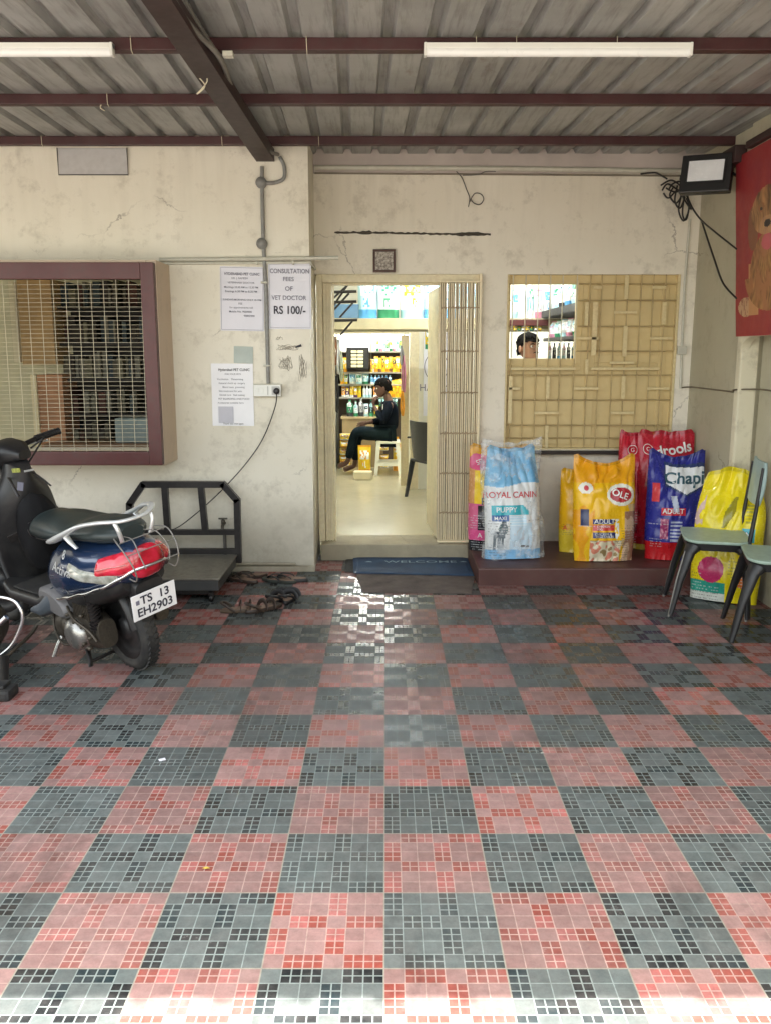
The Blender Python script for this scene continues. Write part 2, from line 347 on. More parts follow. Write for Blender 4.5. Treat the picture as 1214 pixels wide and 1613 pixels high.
# red oxide ledge below the window, threshold, skirting edge
bpart(MB().box((.60, LEDGE_Y, -.02), (XS + .05, YD - .001, LEDGE_Z), .012), 'ledge', M['ledge'])
bpart(MB().box((-.47, 6.06, -.02), (.60, YD + .20, TH), .008), 'threshold', plaster('worn_threshold', (.56, .50, .34), k=1.6))
mb = MB(); mb.box((-1.3, YL - .05, -.01), (XC + .01, YL - .001, .035), .01); mb.tube([(-1.2, YL - .03, .052), (-.62, YL - .03, .05)], .010)
bpart(mb, 'skirting_edge', plaster('skirting_plaster', (.56, .52, .40), k=1.5))
bpart(MB().box((.63, YD - .055, .765), (2.06, YD - .002, .79), .004), 'window_sill', mat('dark_sill', (.03, .02, .016), .6, var=.3))

# left window : maroon frame and welded mesh
lw = empty('window', (0, 0, 0)); lw.parent = bld; lw.matrix_parent_inverse = Matrix.Translation((0, -YD, 0))
mb = MB(); fy0, fy1 = WY - .045, WY + .011
mb.box((wx1 - .085, fy0, wz0), (wx1 - .003, fy1, wz1), .005); mb.box((wx0, fy0, wz0), (wx0 + .08, fy1, wz1), .005)
mb.box((wx0 + .081, fy0 + .003, wz1 - .10), (wx1 - .086, fy1, wz1), .005); mb.box((wx0 + .081, fy0 + .003, wz0), (wx1 - .086, fy1, wz0 + .085), .005)
bpart(mb, 'window_frame', M['maroon'], lw)
mb = MB(); yy = WY - .02
x = wx0 + .09
while x < wx1 - .09: mb.tube([(x, yy, wz0 + .08), (x + .012, yy, wz1 - .095)], .0019, 4); x += .0775
z = wz0 + .095
while z < wz1 - .105: mb.tube([(wx0 + .08, yy + .004, z), (wx1 - .086, yy + .004, z + .001 * math.sin(z * 40))], .0013, 4); z += .0268
bpart(mb, 'wire_mesh', M['wire'], lw)
# dim room behind it, unseen left end kept open to let daylight in
mb = MB(); mb.box((-6, 8.0, -.1), (XC - .2, 8.1, 3.1)); mb.box((-6, YL + .2, 2.75), (XC - .2, 8.1, 2.85)); mb.box((-6, YL + .2, -.1), (XC - .2, 8.1, .02))
bpart(mb, 'back_room_wall', mat('dim_olive_paint', (.55, .53, .38), .7, var=.15))

# door frame (cream, chipped) , lintel piece, inner leaf standing open
df = empty('door', (0, 0, 0)); df.parent = bld; df.matrix_parent_inverse = Matrix.Translation((0, -YD, 0))
mb = MB(); mb.box((dx0 + .0, YD - .02, TH), (dx0 + .042, YD + .09, dzt - .001), .004); mb.box((dx0 + .043, YD + .0, TH), (-.376, YD + .08, dzt - .07), .006)
mb.box((dx0 + .043, YD - .02, dzt - .058), (dx1 - .002, YD + .09, dzt - .001), .004); mb.box((dx0 + .043, YD + .005, dzt - .072), (.40, YD + .07, dzt - .059), .003)
for k in range(4): mb.box((dx0 + .05 + k * .021, YD - .012, TH), (dx0 + .062 + k * .021, YD - .001, dzt - .06), .002)
bpart(mb, 'door_frame', M['cream'], df)
mb = MB(); Mx = Matrix.Translation((.395, YD + .05, 0)) @ Matrix.Rotation(R(94), 4, 'Z')
mb.box((0, -.02, TH + .005), (.62, .02, dzt - .08), .004, Mx); mb.box((.08, -.028, .25), (.54, -.019, .95), .003, Mx); mb.box((.08, -.028, 1.1), (.54, -.019, 1.8), .003, Mx)
bpart(mb, 'door_leaf', M['cream'], df)
# folded collapsible gate
M['web'] = mat('tan_channel_web', (.44, .34, .21), .55, var=.3, scale=8, dirt=(.15, .08, .04), dirtamt=.5)
cg = empty('collapsible_gate', (0, 0, 0)); cg.parent = bld; cg.matrix_parent_inverse = Matrix.Translation((0, -YD, 0))
cxs = [.392 + k * .0278 + random.uniform(-.003, .003) for k in range(10)]
for k, x in enumerate(cxs):
    y = YD - .055 + random.uniform(-.004, .004); t = random.uniform(-.004, .004)
    mb = MB(); a, b = TH + .012, dzt - .062; wd = random.uniform(.0062, .0085)
    for q in (-1, 1): mb.add([(x + q * wd - .003, y, a), (x + q * wd + .003, y, a), (x + q * wd + .003, y + .02, a), (x + q * wd - .003, y + .02, a),
                              (x + t + q * wd - .003, y, b), (x + t + q * wd + .003, y, b), (x + t + q * wd + .003, y + .02, b), (x + t + q * wd - .003, y + .02, b)],
                             [[0, 1, 5, 4], [1, 2, 6, 5], [2, 3, 7, 6], [3, 0, 4, 7], [0, 1, 2, 3], [4, 5, 6, 7]])
    bpart(mb, 'gate_channel', M['cream2'], cg)
    mb = MB(); mb.box((x - .0135, y + .024, a), (x + .0115 + (0 if k % 3 else .002), y + .028, b)); bpart(mb, 'channel_web', M['web'], cg)
M['lattice'] = mat('rusty_lattice', (.40, .30, .18), .6, var=.35)
for z in (.34, .63, .92, 1.21, 1.50, 1.80):
    mb = MB()
    for k in range(len(cxs) - 1):
        s = .010; mb.tube([(cxs[k], YD - .06, z - s), (cxs[k + 1], YD - .062, z + s)], .0025, 5); mb.tube([(cxs[k], YD - .052, z + s), (cxs[k + 1], YD - .05, z - s)], .0025, 5)
    mb.box((.385, YD - .0655, z - .004), (.655, YD - .0625, z + .003))
    bpart(mb, 'lattice_arm', M['lattice'], cg)
mb = MB(); mb.box((.655, YD - .06, TH), (.672, YD - .003, dzt - .0), .003); mb.box((.38, YD - .07, TH), (.66, YD - .02, TH + .012), .002); mb.box((.38, YD - .07, dzt - .06), (.66, YD - .025, dzt - .048), .002)
mb.lathe([(.0, 0), (.014, 0), (.014, .02), (0, .02)], 10, Matrix.Translation((.60, YD - .07, .22)) @ Matrix.Rotation(R(90), 4, 'X'))
bpart(mb, 'gate_rail', M['cream2'], cg)

# right window : boarded, with grille of round bars and short flats
rw = empty('window', (0, 0, 0)); rw.parent = bld; rw.matrix_parent_inverse = Matrix.Translation((0, -YD, 0))
ox0, ox1, oz0, oz1 = .885, 1.352, 1.448, 1.965
by = YD + .05; mb = MB()
mb.box((gx0 + .002, by, gz0), (ox0, by + .02, gz1 - .002)); mb.box((ox1, by, gz0), (gx1 - .002, by + .02, gz1 - .002))
mb.box((ox0, by, gz0), (ox1, by + .02, oz0)); mb.box((ox0, by, oz1), (ox1, by + .02, gz1 - .002))
for (a, b, c, d) in ((1.44, 1.50, .82, 1.98), (1.50, 1.96, 1.42, 1.475), (1.50, 1.96, 1.36, 1.405), (.87, 1.40, 1.36, 1.40), (1.96, 2.01, .82, 1.98), (1.356, 1.40, 1.41, 1.98), (.87, 1.40, .83, .87)):
    mb.box((a, by - .011, c), (b, by + .001, d), .003)
bpart(mb, 'board_panel', M['board'], rw)
mb = MB(); gy = YD + .012; mb2 = MB()
for px in (806, 826, 846, 864.5, 884, 906, 927, 945, 967, 986, 1007, 1026, 1045, 1066):
    p = at(px, 500, gy); 
    if ox0 - .03 < p.x < ox1 + .01: mb.tube([(p.x, gy, gz0), (p.x, gy, oz0)], .0042, 6); mb2.tube([(p.x, gy, oz0), (p.x, gy, gz1 - .002)], .004, 6)
    else: mb.tube([(p.x, gy, gz0), (p.x, gy, gz1 - .002)], .0042, 6)
for py in (447, 473, 514, 553, 591, 630, 670, 690):
    z = at(800, py, gy).z
    if oz0 - .01 < z < oz1 + .01: mb.tube([(ox1 + .0, gy + .008, z), (gx1, gy + .008, z)], .0042, 6); mb.tube([(gx0, gy + .008, z), (ox0, gy + .008, z)], .0042, 6)
    else: mb.tube([(gx0, gy + .008, z), (gx1, gy + .008, z)], .0042, 6)
bpart(mb, 'window_grille', M['bars'], rw); mb = MB()
def flat(x0, y0, x1, y1, t=.0095):
    a = at(740 + x0 / 3.372, 400 + y0 / 3.372, gy - .012); b = at(740 + x1 / 3.372, 400 + y1 / 3.372, gy - .012)
    lo = (min(a.x, b.x) - (t if x0 == x1 else 0), gy - .012, min(a.z, b.z) - (t if y0 == y1 else 0)); hi = (max(a.x, b.x) + (t if x0 == x1 else 0), gy - .006, max(a.z, b.z) + (t if y0 == y1 else 0))
    bpart(MB().box(lo, hi, .0015), 'flat_bar', M['grille'], rw)
for q in ((830, 112, 830, 240), (822, 382, 822, 545), (412, 650, 412, 770), (812, 650, 812, 770), (405, 912, 405, 1030), (212, 650, 212, 900), (618, 255, 618, 380), (618, 560, 618, 640), (1030, 255, 1030, 375), (660, 255, 660, 540),
          (765, 310, 885, 310), (655, 178, 700, 178), (955, 448, 1078, 448), (560, 448, 680, 448), (200, 715, 265, 715), (550, 715, 680, 715), (940, 715, 1058, 715), (340, 845, 470, 845), (745, 845, 870, 845), (965, 178, 1040, 178), (740, 578, 870, 578), (215, 610, 560, 610), (640, 610, 1005, 610)):
    flat(*q)
mb.box((1.352, gy - .004, 1.41), (1.36, gy + .004, 1.99)); bpart(mb, 'flat_bar', M['grille'], rw)
bpart(mb2, 'window_bars', M['wire'], rw)
mb = MB(); mb.box((gx1 - .018, YD + .001, gz0), (gx1 - .001, YD + .05, gz1 - .001), .003); mb.box((gx0 + .001, YD + .001, gz0), (gx0 + .014, YD + .05, gz1 - .001), .003); mb.box((gx0, YD + .001, gz0), (gx1, YD + .05, gz0 + .012), .002)
bpart(mb, 'window_frame', M['grille'], rw)

# the shop inside
PY = 9.9; BY = 12.4
hz = at(600, 517, PY).z; jx = at(659, 600, PY).x
mb = MB(); mb.box((-.75, YD + .2, 2.62), (4.2, BY + .1, 2.72)); mb.box((-.80, YD + .2, SF - .1), (-.697, BY + .1, 2.62)); mb.box((4.1, YD + .2, SF), (4.2, BY + .1, 2.62)); mb.box((-.697, BY, SF), (4.1, BY + .1, 2.62))
mb.box((-.697, PY, hz), (4.1, PY + .12, 2.62)); mb.box((jx, PY, SF), (4.1, PY + .12, hz)); mb.box((-.697, PY, SF), (-.62, PY + .12, hz))
bpart(mb, 'interior_wall', M['shop'])
mb = MB(); mb.box((jx - .10, PY - .03, SF), (jx - .001, PY + .15, hz), .006); mb.box((-.62, PY - .03, hz - .06), (jx - .101, PY + .15, hz - .001), .006); mb.box((jx - .2, PY + .1, SF + .02), (jx - .11, PY + .14, hz - .08), .004)
bpart(mb, 'inner_door_frame', M['cream'])
bpart(MB().box((-.697, YD + .2, SF - .1), (4.1, BY, SF)), 'interior_floor', M['shopfloor'])
# loft shelf running round the first room
sz = 1.80
mb = MB(); mb.box((-.69, 8.0, sz - .10), (2.25, 8.9, sz), .004); bpart(mb, 'loft_shelf', mat('loft_shelf_paint', (.42, .37, .22), .55, var=.15))
mb = MB(); mb.box((1.42, YD + .35, 1.80), (2.5, 7.99, 1.86), .004); mb.box((1.44, YD + .45, 1.59), (2.4, 7.98, 1.62), .003); bpart(mb, 'wall_shelf', mat('dark_shelf', (.035, .03, .027), .5, var=.2))

# ------------------------------------------------------------------ tin canopy
cn = empty('tin_canopy', (0, 3.2, 2.7), label='corrugated tin canopy on maroon steel purlins over the forecourt', cat='canopy')
def cpart(mb, name, m, **k): o = mb.build(name, m, cn, **k); o.matrix_parent_inverse = Matrix.Translation((0, -3.2, -2.7)); return o
def zs(Y): return 2.776 + (Y - 3.85) * .022
mb = MB(); prof = []
x = -8.0
while x < 2.30: prof += [(x, 0), (x + .128, 0), (x + .142, .030), (x + .176, .030), (x + .19, 0)][:-1]; x += .19
ys = [ROOF_Y0 + k * .33 for k in range(11)]; ys[-1] = 6.23
rings = [[Vector((px_ - .033 * (Y - 5.67) + .002 * noise.noise(Vector((px_ * 3, Y, 0))), Y, zs(Y) + q + .0025 * noise.noise(Vector((px_ * 2, Y * 1.5, 3))))) for px_, q in prof] for Y in ys]
mb.loft(rings, smooth=False, cap=False, closed=False)
rings2 = [[p + Vector((0, 0, .0015)) for p in r] for r in rings]; mb.loft(rings2, smooth=False, cap=False, closed=False)
cpart(mb, 'roof_sheet', M['roof'])
for Y in (2.98, 3.87, 4.72, 5.68):
    zt = zs(Y) - .001; cpart(MB().box((-8, Y - .025, zt - .05), (2.149 if Y < 5.3 else 2.1795, Y + .025, zt), .004), 'purlin', M['redsteel'])
mb = MB(); a = at(267, 0, 3.15); 
xa, xb = -.742, -.757
mb.add([(xa - .075, 2.95, 2.645), (xa + .025, 2.95, 2.645), (xa + .025, 2.95, 2.70), (xa - .075, 2.95, 2.70), (xb - .065, YL - .002, 2.69), (xb + .05, YL - .002, 2.69), (xb + .05, YL - .002, 2.765), (xb - .065, YL - .002, 2.765)],
       [[0, 1, 5, 4], [1, 2, 6, 5], [2, 3, 7, 6], [3, 0, 4, 7], [0, 1, 2, 3], [4, 5, 6, 7]])
cpart(mb, 'beam', M['beam'])
mb = MB(); mb.box((2.11, 2.95, 2.665), (2.148, 5.32, 2.705), .004); mb.box((2.10, 5.45, 2.62), (2.175, 5.655, 2.72), .006); cpart(mb, 'side_rafter', M['beam'])
for px in (207, 482, 500, 667, 749, 812, 970): 
    pass
for (px, Y) in ((207, 3.84), (483, 3.84), (56, 5.65), (345, 5.65), (500, 5.65), (165, 4.69), (749, 3.84), (812, 3.84), (970, 3.84)):
    p = at(px, 70, Y); zt = zs(Y) - .055
    mb = MB(); mb.tube([(p.x, Y - .008, zt + .055), (p.x + .002, Y - .010, zt + .0), (p.x, Y + .02, zt - .006)], .0018, 5); cpart(mb, 'tie_wire', M['wire'])
# ================================================================== lights that belong to the place
def tube_light(a, b, label, lit, r=.016):
    a = Vector(a); b = Vector(b); c = (a + b) / 2
    t = empty('tube_light', c, label=label, cat='tube light', group=None); a -= c; b -= c; d = (b - a).normalized(); s = d.cross(Vector((0, 0, 1)))
    mb = MB(); M1 = Matrix((( d.x, s.x, 0, 0), (d.y, s.y, 0, 0), (0, 0, 1, 0), (0, 0, 0, 1))); L = (b - a).length
    mb.box((-L / 2, -.018, .008), (L / 2, .018, .032), .004, M1); mb.build('batten', M['white'], t)
    mb = MB(); mb.tube([M1 @ Vector((-L / 2 + .012, 0, 0)), M1 @ Vector((L / 2 - .012, 0, 0))], r, 12); mb.build('tube', M['lit'] if lit else M['tubeoff'], t)
    for q in (-1, 1): MB().box((q * L / 2 - (.012 if q > 0 else 0), -.02, -.018), (q * L / 2 + (0 if q > 0 else .012), .02, .033), .004, M1).build('end_cap', M['white'], t)
    return t
M['lit'] = emis('lit_tube', (.93, .97, 1.0), 52.0); M['tubeoff'] = mat('opal_tube', (.86, .88, .86), .3, var=.03)
pL = at(180, 87, 3.80); pR0 = at(667, 91, 3.80); pR1 = at(1088, 90, 3.80)
tube_light((-1.98, 3.80, 2.704), (pL.x, 3.80, 2.704), 'white tube light under the canopy, cut off by the left edge', False, .019)
tube_light((pR0.x, 3.80, 2.704), (pR1.x, 3.80, 2.704), 'long white tube light under the front purlin, right of the doorway', False, .019)
tube_light((.0, 7.3, 2.58), (1.2, 7.3, 2.58), 'lit tube light on the ceiling just inside the shop', True)
tube_light((1.6, 8.9, 2.58), (2.8, 8.9, 2.58), 'lit tube light above the shelves at the right of the shop', True)
tube_light((-.62, 12.3, 2.05), (.3, 12.3, 2.05), 'lit tube light on the rear wall of the back room', True)
tube_light((-.5, 10.9, 2.58), (.9, 10.9, 2.58), 'lit tube light on the ceiling of the back room', True)

# ================================================================== printed sacks
def lerp(a, b, t): return a + (b - a) * t
def sstep(a, b, x): t = max(0, min(1, (x - a) / (b - a))); return t * t * (3 - 2 * t)
def make_sack(label, group, loc, yaw, lean, W, Hh, D, paint, texts=(), m='print', ear=.03, sag=.02, seed=0, nx=84, nz=128, roll=0, name='pet_food_sack', crease=.012, topw=.98, botw=.96, twist=0.0):
    root = empty(name, loc, (-lean, roll, yaw), label=label, cat='sack', group=group)
    def Sf(u, v, side=-1, off=0.0):
        au = abs(u)
        hw = W / 2 * lerp(botw, 1.0, sstep(0, .2, v)) * lerp(1, topw, sstep(.6, 1, v)) * (1 + .018 * noise.noise(Vector((v * 5, seed, u > 0))))
        g = lerp(.62, 1, sstep(0, .25, v)) * (1 - .93 * sstep(.62, 1.0, v))
        th = D * .68 * (max(0, 1 - au ** 2.6)) ** .5 * g
        z = v * Hh * (1 + (ear * au ** 2 - sag * (1 - au ** 2) - .035 * sstep(.86, 1, au) + .012 * noise.noise(Vector((u * 3, seed, 5)))) * sstep(.7, 1, v))
        p = Vector((u * 2.2, v * 3, seed * 3.7 + side)); q = Vector((u * 3.1 + v * 1.6, v * 5.2 - u * 2, seed * 1.9 + side))
        wr = (noise.noise(p) * 1.2 + (1 - abs(noise.noise(q)) * 3.0) * .55) * crease * 1.15 * (1 - au ** 4) * (.6 + .8 * sstep(.5, .95, v))
        fan = .5 * crease * sstep(.75, 1, v) * math.sin(u * 4 + seed) * (1 - au) + crease * .5 * noise.noise(Vector((u * 1.5 + seed, v * 9, seed))) * (1 - au ** 4)
        bow = twist * u * v
        y = side * (th + off) + (wr if side < 0 else -wr * .5) - D * .5 * 0 + fan + bow
        return Vector((u * hw, y, z))
    mb = MB()
    for side in (-1, 1):
        vs = []; fs = []; cols = []
        for j in range(nz + 1):
            for i in range(nx + 1): vs.append(Sf(-1 + 2 * i / nx, j / nz, side))
        base = len(mb.v); mb.v += [tuple(v) for v in vs]
        for j in range(nz):
            for i in range(nx):
                a = base + j * (nx + 1) + i; mb.f.append([a, a + 1, a + nx + 2, a + nx + 1]); mb.sm.append(True)
                uu = -1 + 2 * (i + .5) / nx; vv = (j + .5) / nz; c = paint(uu, vv) if side < 0 else paint(-.97, vv)
                if vv > .972: c = tuple(x * .72 for x in c)
                elif side < 0 and j % 3 == 1 and vv < .34 and abs(uu) < .93 and noise.noise(Vector((seed, int(vv * 9), uu * .8))) > .12 and noise.noise(Vector((uu * 26, vv * 60, seed))) > -.05: c = tuple(lerp(x, .05 if sum(c) > 1.1 else .6, .55) for x in c)
                f_ = 1 + .14 * noise.noise(Vector((uu * 2.5, vv * 4, seed + 9))); mb.c.append(tuple(min(.85, x * f_) for x in c))
    bot = [Sf(-1 + 2 * i / nx, 0, -1) for i in range(nx + 1)] + [Sf(1 - 2 * i / nx, 0, 1) for i in range(1, nx)]
    mb.add(bot, [list(range(len(bot)))], False, tuple(paint(0, .01)))
    # weld the two sides at the side seams by sharing positions is enough: both pass through the same points
    mb.build('sack_body', M[m], root)
    for (s, cu, cv, size, mname, kw) in texts:
        k = dict(kw); rot = k.pop('rot', 0); grow = k.pop('grow', 0); ax = k.pop('asx', 1.0)
        if callable(s): tv, tf = s(size)
        else: tv, tf = text2d(s, size, **k)
        c, sn = math.cos(rot), math.sin(rot); vs = []
        for x, y in tv:
            y = y * (1 + grow * x / max(size, .001))
            x2 = x * c - y * sn; y2 = x * sn + y * c
            vs.append(Sf(cu + x2 / (W / 2), cv + y2 / Hh, -1, .0035))
        MB().add(vs, tf).build('print_mark' if callable(s) else 'lettering', M[mname], root)
    return root, Sf
def shape_ellipse(asp=1.0, n=28):
    def f(s):
        vs = [(0, 0)]; fs = []
        for r in (.35, .7, 1):
            for k in range(n): a = 2 * math.pi * k / n; vs.append((r * s * math.cos(a), r * s * asp * math.sin(a)))
        for k in range(n): fs.append([0, 1 + k, 1 + (k + 1) % n])
        for ring in (0, 1):
            for k in range(n): a = 1 + ring * n + k; b = 1 + ring * n + (k + 1) % n; fs.append([a, b, b + n, a + n])
        return vs, fs
    return f
def shape_ring(n=28, w=.12):
    def f(s):
        vs = [(q * s * math.cos(2 * math.pi * k / n), q * s * math.sin(2 * math.pi * k / n)) for q in (1, 1 - w) for k in range(n)]
        return vs, [[k, (k + 1) % n, n + (k + 1) % n, n + k] for k in range(n)]
    return f
INK = lambda n, c, r=.35: M.setdefault(n, mat(n, c, r, var=.08))
INK('ink_white', (.82, .82, .80)); INK('ink_red', (.52, .03, .04)); INK('ink_navy', (.02, .03, .12)); INK('ink_teal', (.03, .33, .42)); INK('ink_black', (.012, .012, .014)); INK('ink_darkteal', (.03, .10, .14))
def inbox(u, v, a, b, c, d): return a <= u <= b and c <= v <= d
def ell(u, v, cu, cv, ru, rv): return ((u - cu) / ru) ** 2 + ((v - cv) / rv) ** 2 < 1
def dog_shape(u, v, cu, cv, s):          # small standing dog printed in dark tones
    x = (u - cu) / s; y = (v - cv) / s * 2.0
    return ((abs(x) < .55 and .0 < y < .40) or (.25 < x < .75 and .3 < y < .95) or (abs(x + .5) < .12 and -.6 < y < .2) or (abs(x - .35) < .10 and -.7 < y < .1) or (abs(x + .15) < .09 and -.5 < y < .1) or (abs(x - .05) < .08 and -.6 < y < .1))
# --- blue and white sack in clear film
def p_blue(u, v):
    if v > .655 + .02 * math.sin(u * 3): return (.19, .44, .66) if noise.noise(Vector((u * 2, v * 5, 0))) > -.25 else (.13, .36, .60)
    if v < .085: return (.17, .42, .68)
    if inbox(u, v, -.80, -.22, .335, .39): return (.04, .12, .33)
    if v > .39 and v < .475 and u > -.82 and (u - .45) < (.475 - v) * 4.2 - .15 and u < .5: return (.05, .42, .50)
    if inbox(u, v, -.18, .4, .30, .385): return (.50, .70, .82) if int(v * 130) % 3 else (.70, .80, .86)
    if dog_shape(u, v, -.55, .185, .33): return (.06, .09, .11)
    if ell(u, v, -.42, .27, .17, .05): return (.08, .14, .15)
    if inbox(u, v, -.05, .62, .10, .28) and noise.noise(Vector((u * 9, v * 30, 2))) > .25: return (.50, .55, .60)
    if u > .62: return (.66, .69, .70)
    if v < .32 and u > -.2: return (.52, .66, .76)
    return (.72, .74, .74)
bagA, SfA = make_sack('pale blue and white puppy food sack wrapped in clear crumpled film', None, (.862, 5.66, LEDGE_Z), R(3), R(7), .375, .765, .17, p_blue,
    [('ROYAL CANIN', -.12, .565, .058, 'ink_red', dict(bold=.012, sx=.92)), ('PUPPY', -.30, .435, .048, 'ink_white', dict(bold=.01)), ('MAXI', -.52, .362, .034, 'ink_white', dict(bold=.008)),
     (shape_ellipse(.5), .28, .115, .016, 'ink_black', {}), (shape_ellipse(.7), .45, .11, .012, 'ink_black', {})], seed=3, ear=.02, sag=.03, crease=.016, roll=R(-1), topw=.86, botw=1.02)
# crumpled clear film round it
g = N('clear_film'); g.b.inputs['Transmission Weight'].default_value = 0; g.b.inputs['Alpha'].default_value = .16
n_ = g.noise(14, 4); g.put(g.math('MULTIPLY', g.ramp(n_, [(.45, .06), (.72, .55)]), 1.0), g.b.inputs['Alpha']); g.bump(n_, .6, .02); M['film'] = g.out((.80, .85, .88), .16)
mb = MB(); rings = []
for j in range(46):
    v = j / 45; ring = []
    for k in range(72):
        a = 2 * math.pi * k / 72; hw = .375 / 2 * (1.06 + .05 * sstep(.5, 1, v)) * lerp(1.05, .98, v); dd = .105 * lerp(1, .55, sstep(.5, 1, v))
        cx_, sx_ = math.cos(a), math.sin(a); px_ = math.copysign(abs(cx_) ** .6, cx_) * hw; py_ = math.copysign(abs(sx_) ** .8, sx_) * dd
        nn = noise.noise(Vector((px_ * 16, py_ * 16, v * 9))) * .016 + noise.noise(Vector((px_ * 40, py_ * 40, v * 25))) * .006
        ring.append(Vector((px_ * (1 + nn * 3) + .012 * math.sin(v * 7), py_ * (1 + nn * 4), v * .775 * (1.0 + .05 * abs(cx_) * sstep(.8, 1, v)) + nn + .004)))
    rings.append(ring)
mb.loft(rings, cap=False); mb.build('clear_film', M['film'], bagA)
# --- yellow and pink sack half hidden behind it
def p_pink(u, v):
    if v < .10: return (.015, .015, .018)
    if v < .20: return (.70, .10, .26)
    if inbox(u, v, -.7, 1, .20, .44): return (.012, .012, .016)
    if v < .45: return (.62, .12, .24)
    if ell(u, v, -.65, .84, .45, .075): return (.66, .10, .22)
    if v > .9: return (.72, .36, .03)
    return (.80, .55, .03) if u > -.8 else (.60, .30, .12)
make_sack('yellow, pink and black sack mostly hidden behind the film-wrapped one', None, (.79, 5.90, LEDGE_Z), R(-4), R(3), .42, .74, .15, p_pink,
    [('P', -.50, .475, .075, 'ink_black', dict(bold=.02)), ('E', -.24, .475, .075, 'ink_black', dict(bold=.02)), ('SP', -.68, .84, .045, 'ink_white', dict(rot=.5, bold=.01)), ('A', -.62, .15, .05, 'ink_white', {})], seed=9)
# --- orange-yellow adult sack with a red and white oval
def p_yel(u, v):
    if ell(u, v, .42, .635, .47, .105): 
        if ell(u, v, .40, .635, .36, .07): return (.42, .02, .03)
        return (.80, .80, .70)
    if ell(u, v, -.70, .70, .20, .055): return (.80, .78, .68)
    if inbox(u, v, -.50, .22, .36, .41) and u < .22 - abs(v - .385) * 3: return (.03, .04, .16)
    if inbox(u, v, -.50, .18, .295, .355): return (.60, .05, .05)
    if inbox(u, v, -.50, .22, .225, .285): return (.03, .04, .16)
    if inbox(u, v, .22, .34, .22, .41) and noise.noise(Vector((u * 14, v * 30, 7))) > 0: return (.75, .78, .75)
    if u < -.62 and inbox(u, v, -.85, -.62, .34, .50): return (.02, .03, .10)
    if v < .20 and u < .42 and u > -.56:
        n = noise.noise(Vector((u * 5, v * 16, 4))); return (.62, .22, .14) if n > .12 else ((.70, .62, .44) if n > -.2 else (.30, .22, .10))
    if u > .52 and v < .48:
        n = noise.noise(Vector((u * 4, v * 7, 1))); return (.35, .19, .12) if n > -.02 else (.60, .42, .28)
    if u > .42 and v < .55 and noise.noise(Vector((u * 3, v * 6, 5))) > .1: return (.66, .46, .22)
    c = (.80, .47, .012) if v < .75 else (.78, .36, .012)
    return (.75, .33, .01) if u < -.45 and noise.noise(Vector((u * 3, v * 4, 8))) > 0 else c
make_sack('orange-yellow adult dog food sack with a red and white oval', None, (1.463, 5.60, LEDGE_Z), R(4), R(6), .41, .70, .17, p_yel,
    [('OLE', .36, .638, .062, 'ink_white', dict(bold=.016, rot=-.35)), ('ADULT', -.14, .384, .044, 'ink_white', dict(bold=.012, sx=.95)), ('CHICKEN', -.18, .336, .020, 'ink_white', {}), ('VEG', -.30, .310, .020, 'ink_white', {}),
     ('CHICKEN &', -.18, .264, .021, 'ink_white', dict(bold=.004)), ('VEGETABLES', -.14, .240, .021, 'ink_white', dict(bold=.004)), (shape_ellipse(1.3), -.70, .70, .014, 'ink_red', {})], seed=5, ear=.05, sag=.07, crease=.020, twist=-.02)
def p_yel2(u, v): return (.76, .42, .012) if v > .28 or u > 0 else (.70, .52, .04)
make_sack('orange-yellow sack edge showing behind the one with the oval', None, (1.40, 5.84, LEDGE_Z), R(-6), R(3), .38, .58, .13, p_yel2, [('A', -.8, .3, .05, 'ink_red', {})], seed=15)
# --- two red sacks
def p_red(u, v):
    if v < .1: return (.50, .36, .05) if v < .05 else (.33, .012, .02)
    if u > .78 and v < .7: return (.012, .012, .014)
    if v < .6 and noise.noise(Vector((u * 3, v * 8, 1))) > .35: return (.22, .01, .02)
    return (.47, .016, .035)
make_sack('tall red sack lettered in white, behind the royal blue one', None, (1.965, 5.93, LEDGE_Z), R(-2), R(4), .40, .835, .15, p_red,
    [('drools', .22, .845, .098, 'ink_white', dict(bold=.022, rot=.16)), (shape_ring(), -.66, .845, .036, 'ink_white', {}), ('G', -.66, .845, .04, 'ink_white', {})], seed=21, ear=.02, sag=.0, crease=.010)
make_sack('narrow red sack with a ring mark, left of the taller red one', None, (1.74, 5.98, LEDGE_Z), R(-14), R(5), .20, .82, .12, p_red,
    [(shape_ring(), -.05, .85, .034, 'ink_white', {}), ('G', -.05, .85, .04, 'ink_white', {})], seed=23, ear=.03, sag=.0, crease=.010)
# --- royal blue sack
def p_navy(u, v):
    y = v; 
    if v < .17 and u < .25 + (v - .1) * 2: return (.52, .015, .02)
    if v < .17 and u > .3: return (.16, .10, .07) if noise.noise(Vector((u * 5, v * 20, 1))) > 0 else (.05, .05, .10)
    sh = -.45 < u < 1.0 and y < .90 - .03 * u + .02 and y > .60 + abs(u - .28) * .13
    if sh:
        e = (y < .885 - .03 * u) and y > .618 + abs(u - .28) * .14 and -.41 < u < .96
        return (.78, .80, .82) if e else (.03, .05, .14)
    if abs(u + .05 + (v - .5) * .8) < .10 and .45 < v < .60: return (.40, .44, .56)
    if inbox(u, v, -.55, .28, .425, .495): return (.58, .03, .05)
    if u < -.62 and inbox(u, v, -.85, -.62, .55, .72): return (.58, .05, .06)
    if inbox(u, v, -.55, -.28, .20, .39): return (.30, .03, .12) if noise.noise(Vector((u * 12, v * 30, 4))) > -.1 else (.55, .20, .30)
    if inbox(u, v, -.22, .20, .15, .38): return (.50, .55, .70) if int(v * 60) % 2 else (.05, .06, .32)
    return (.025, .03, .24)
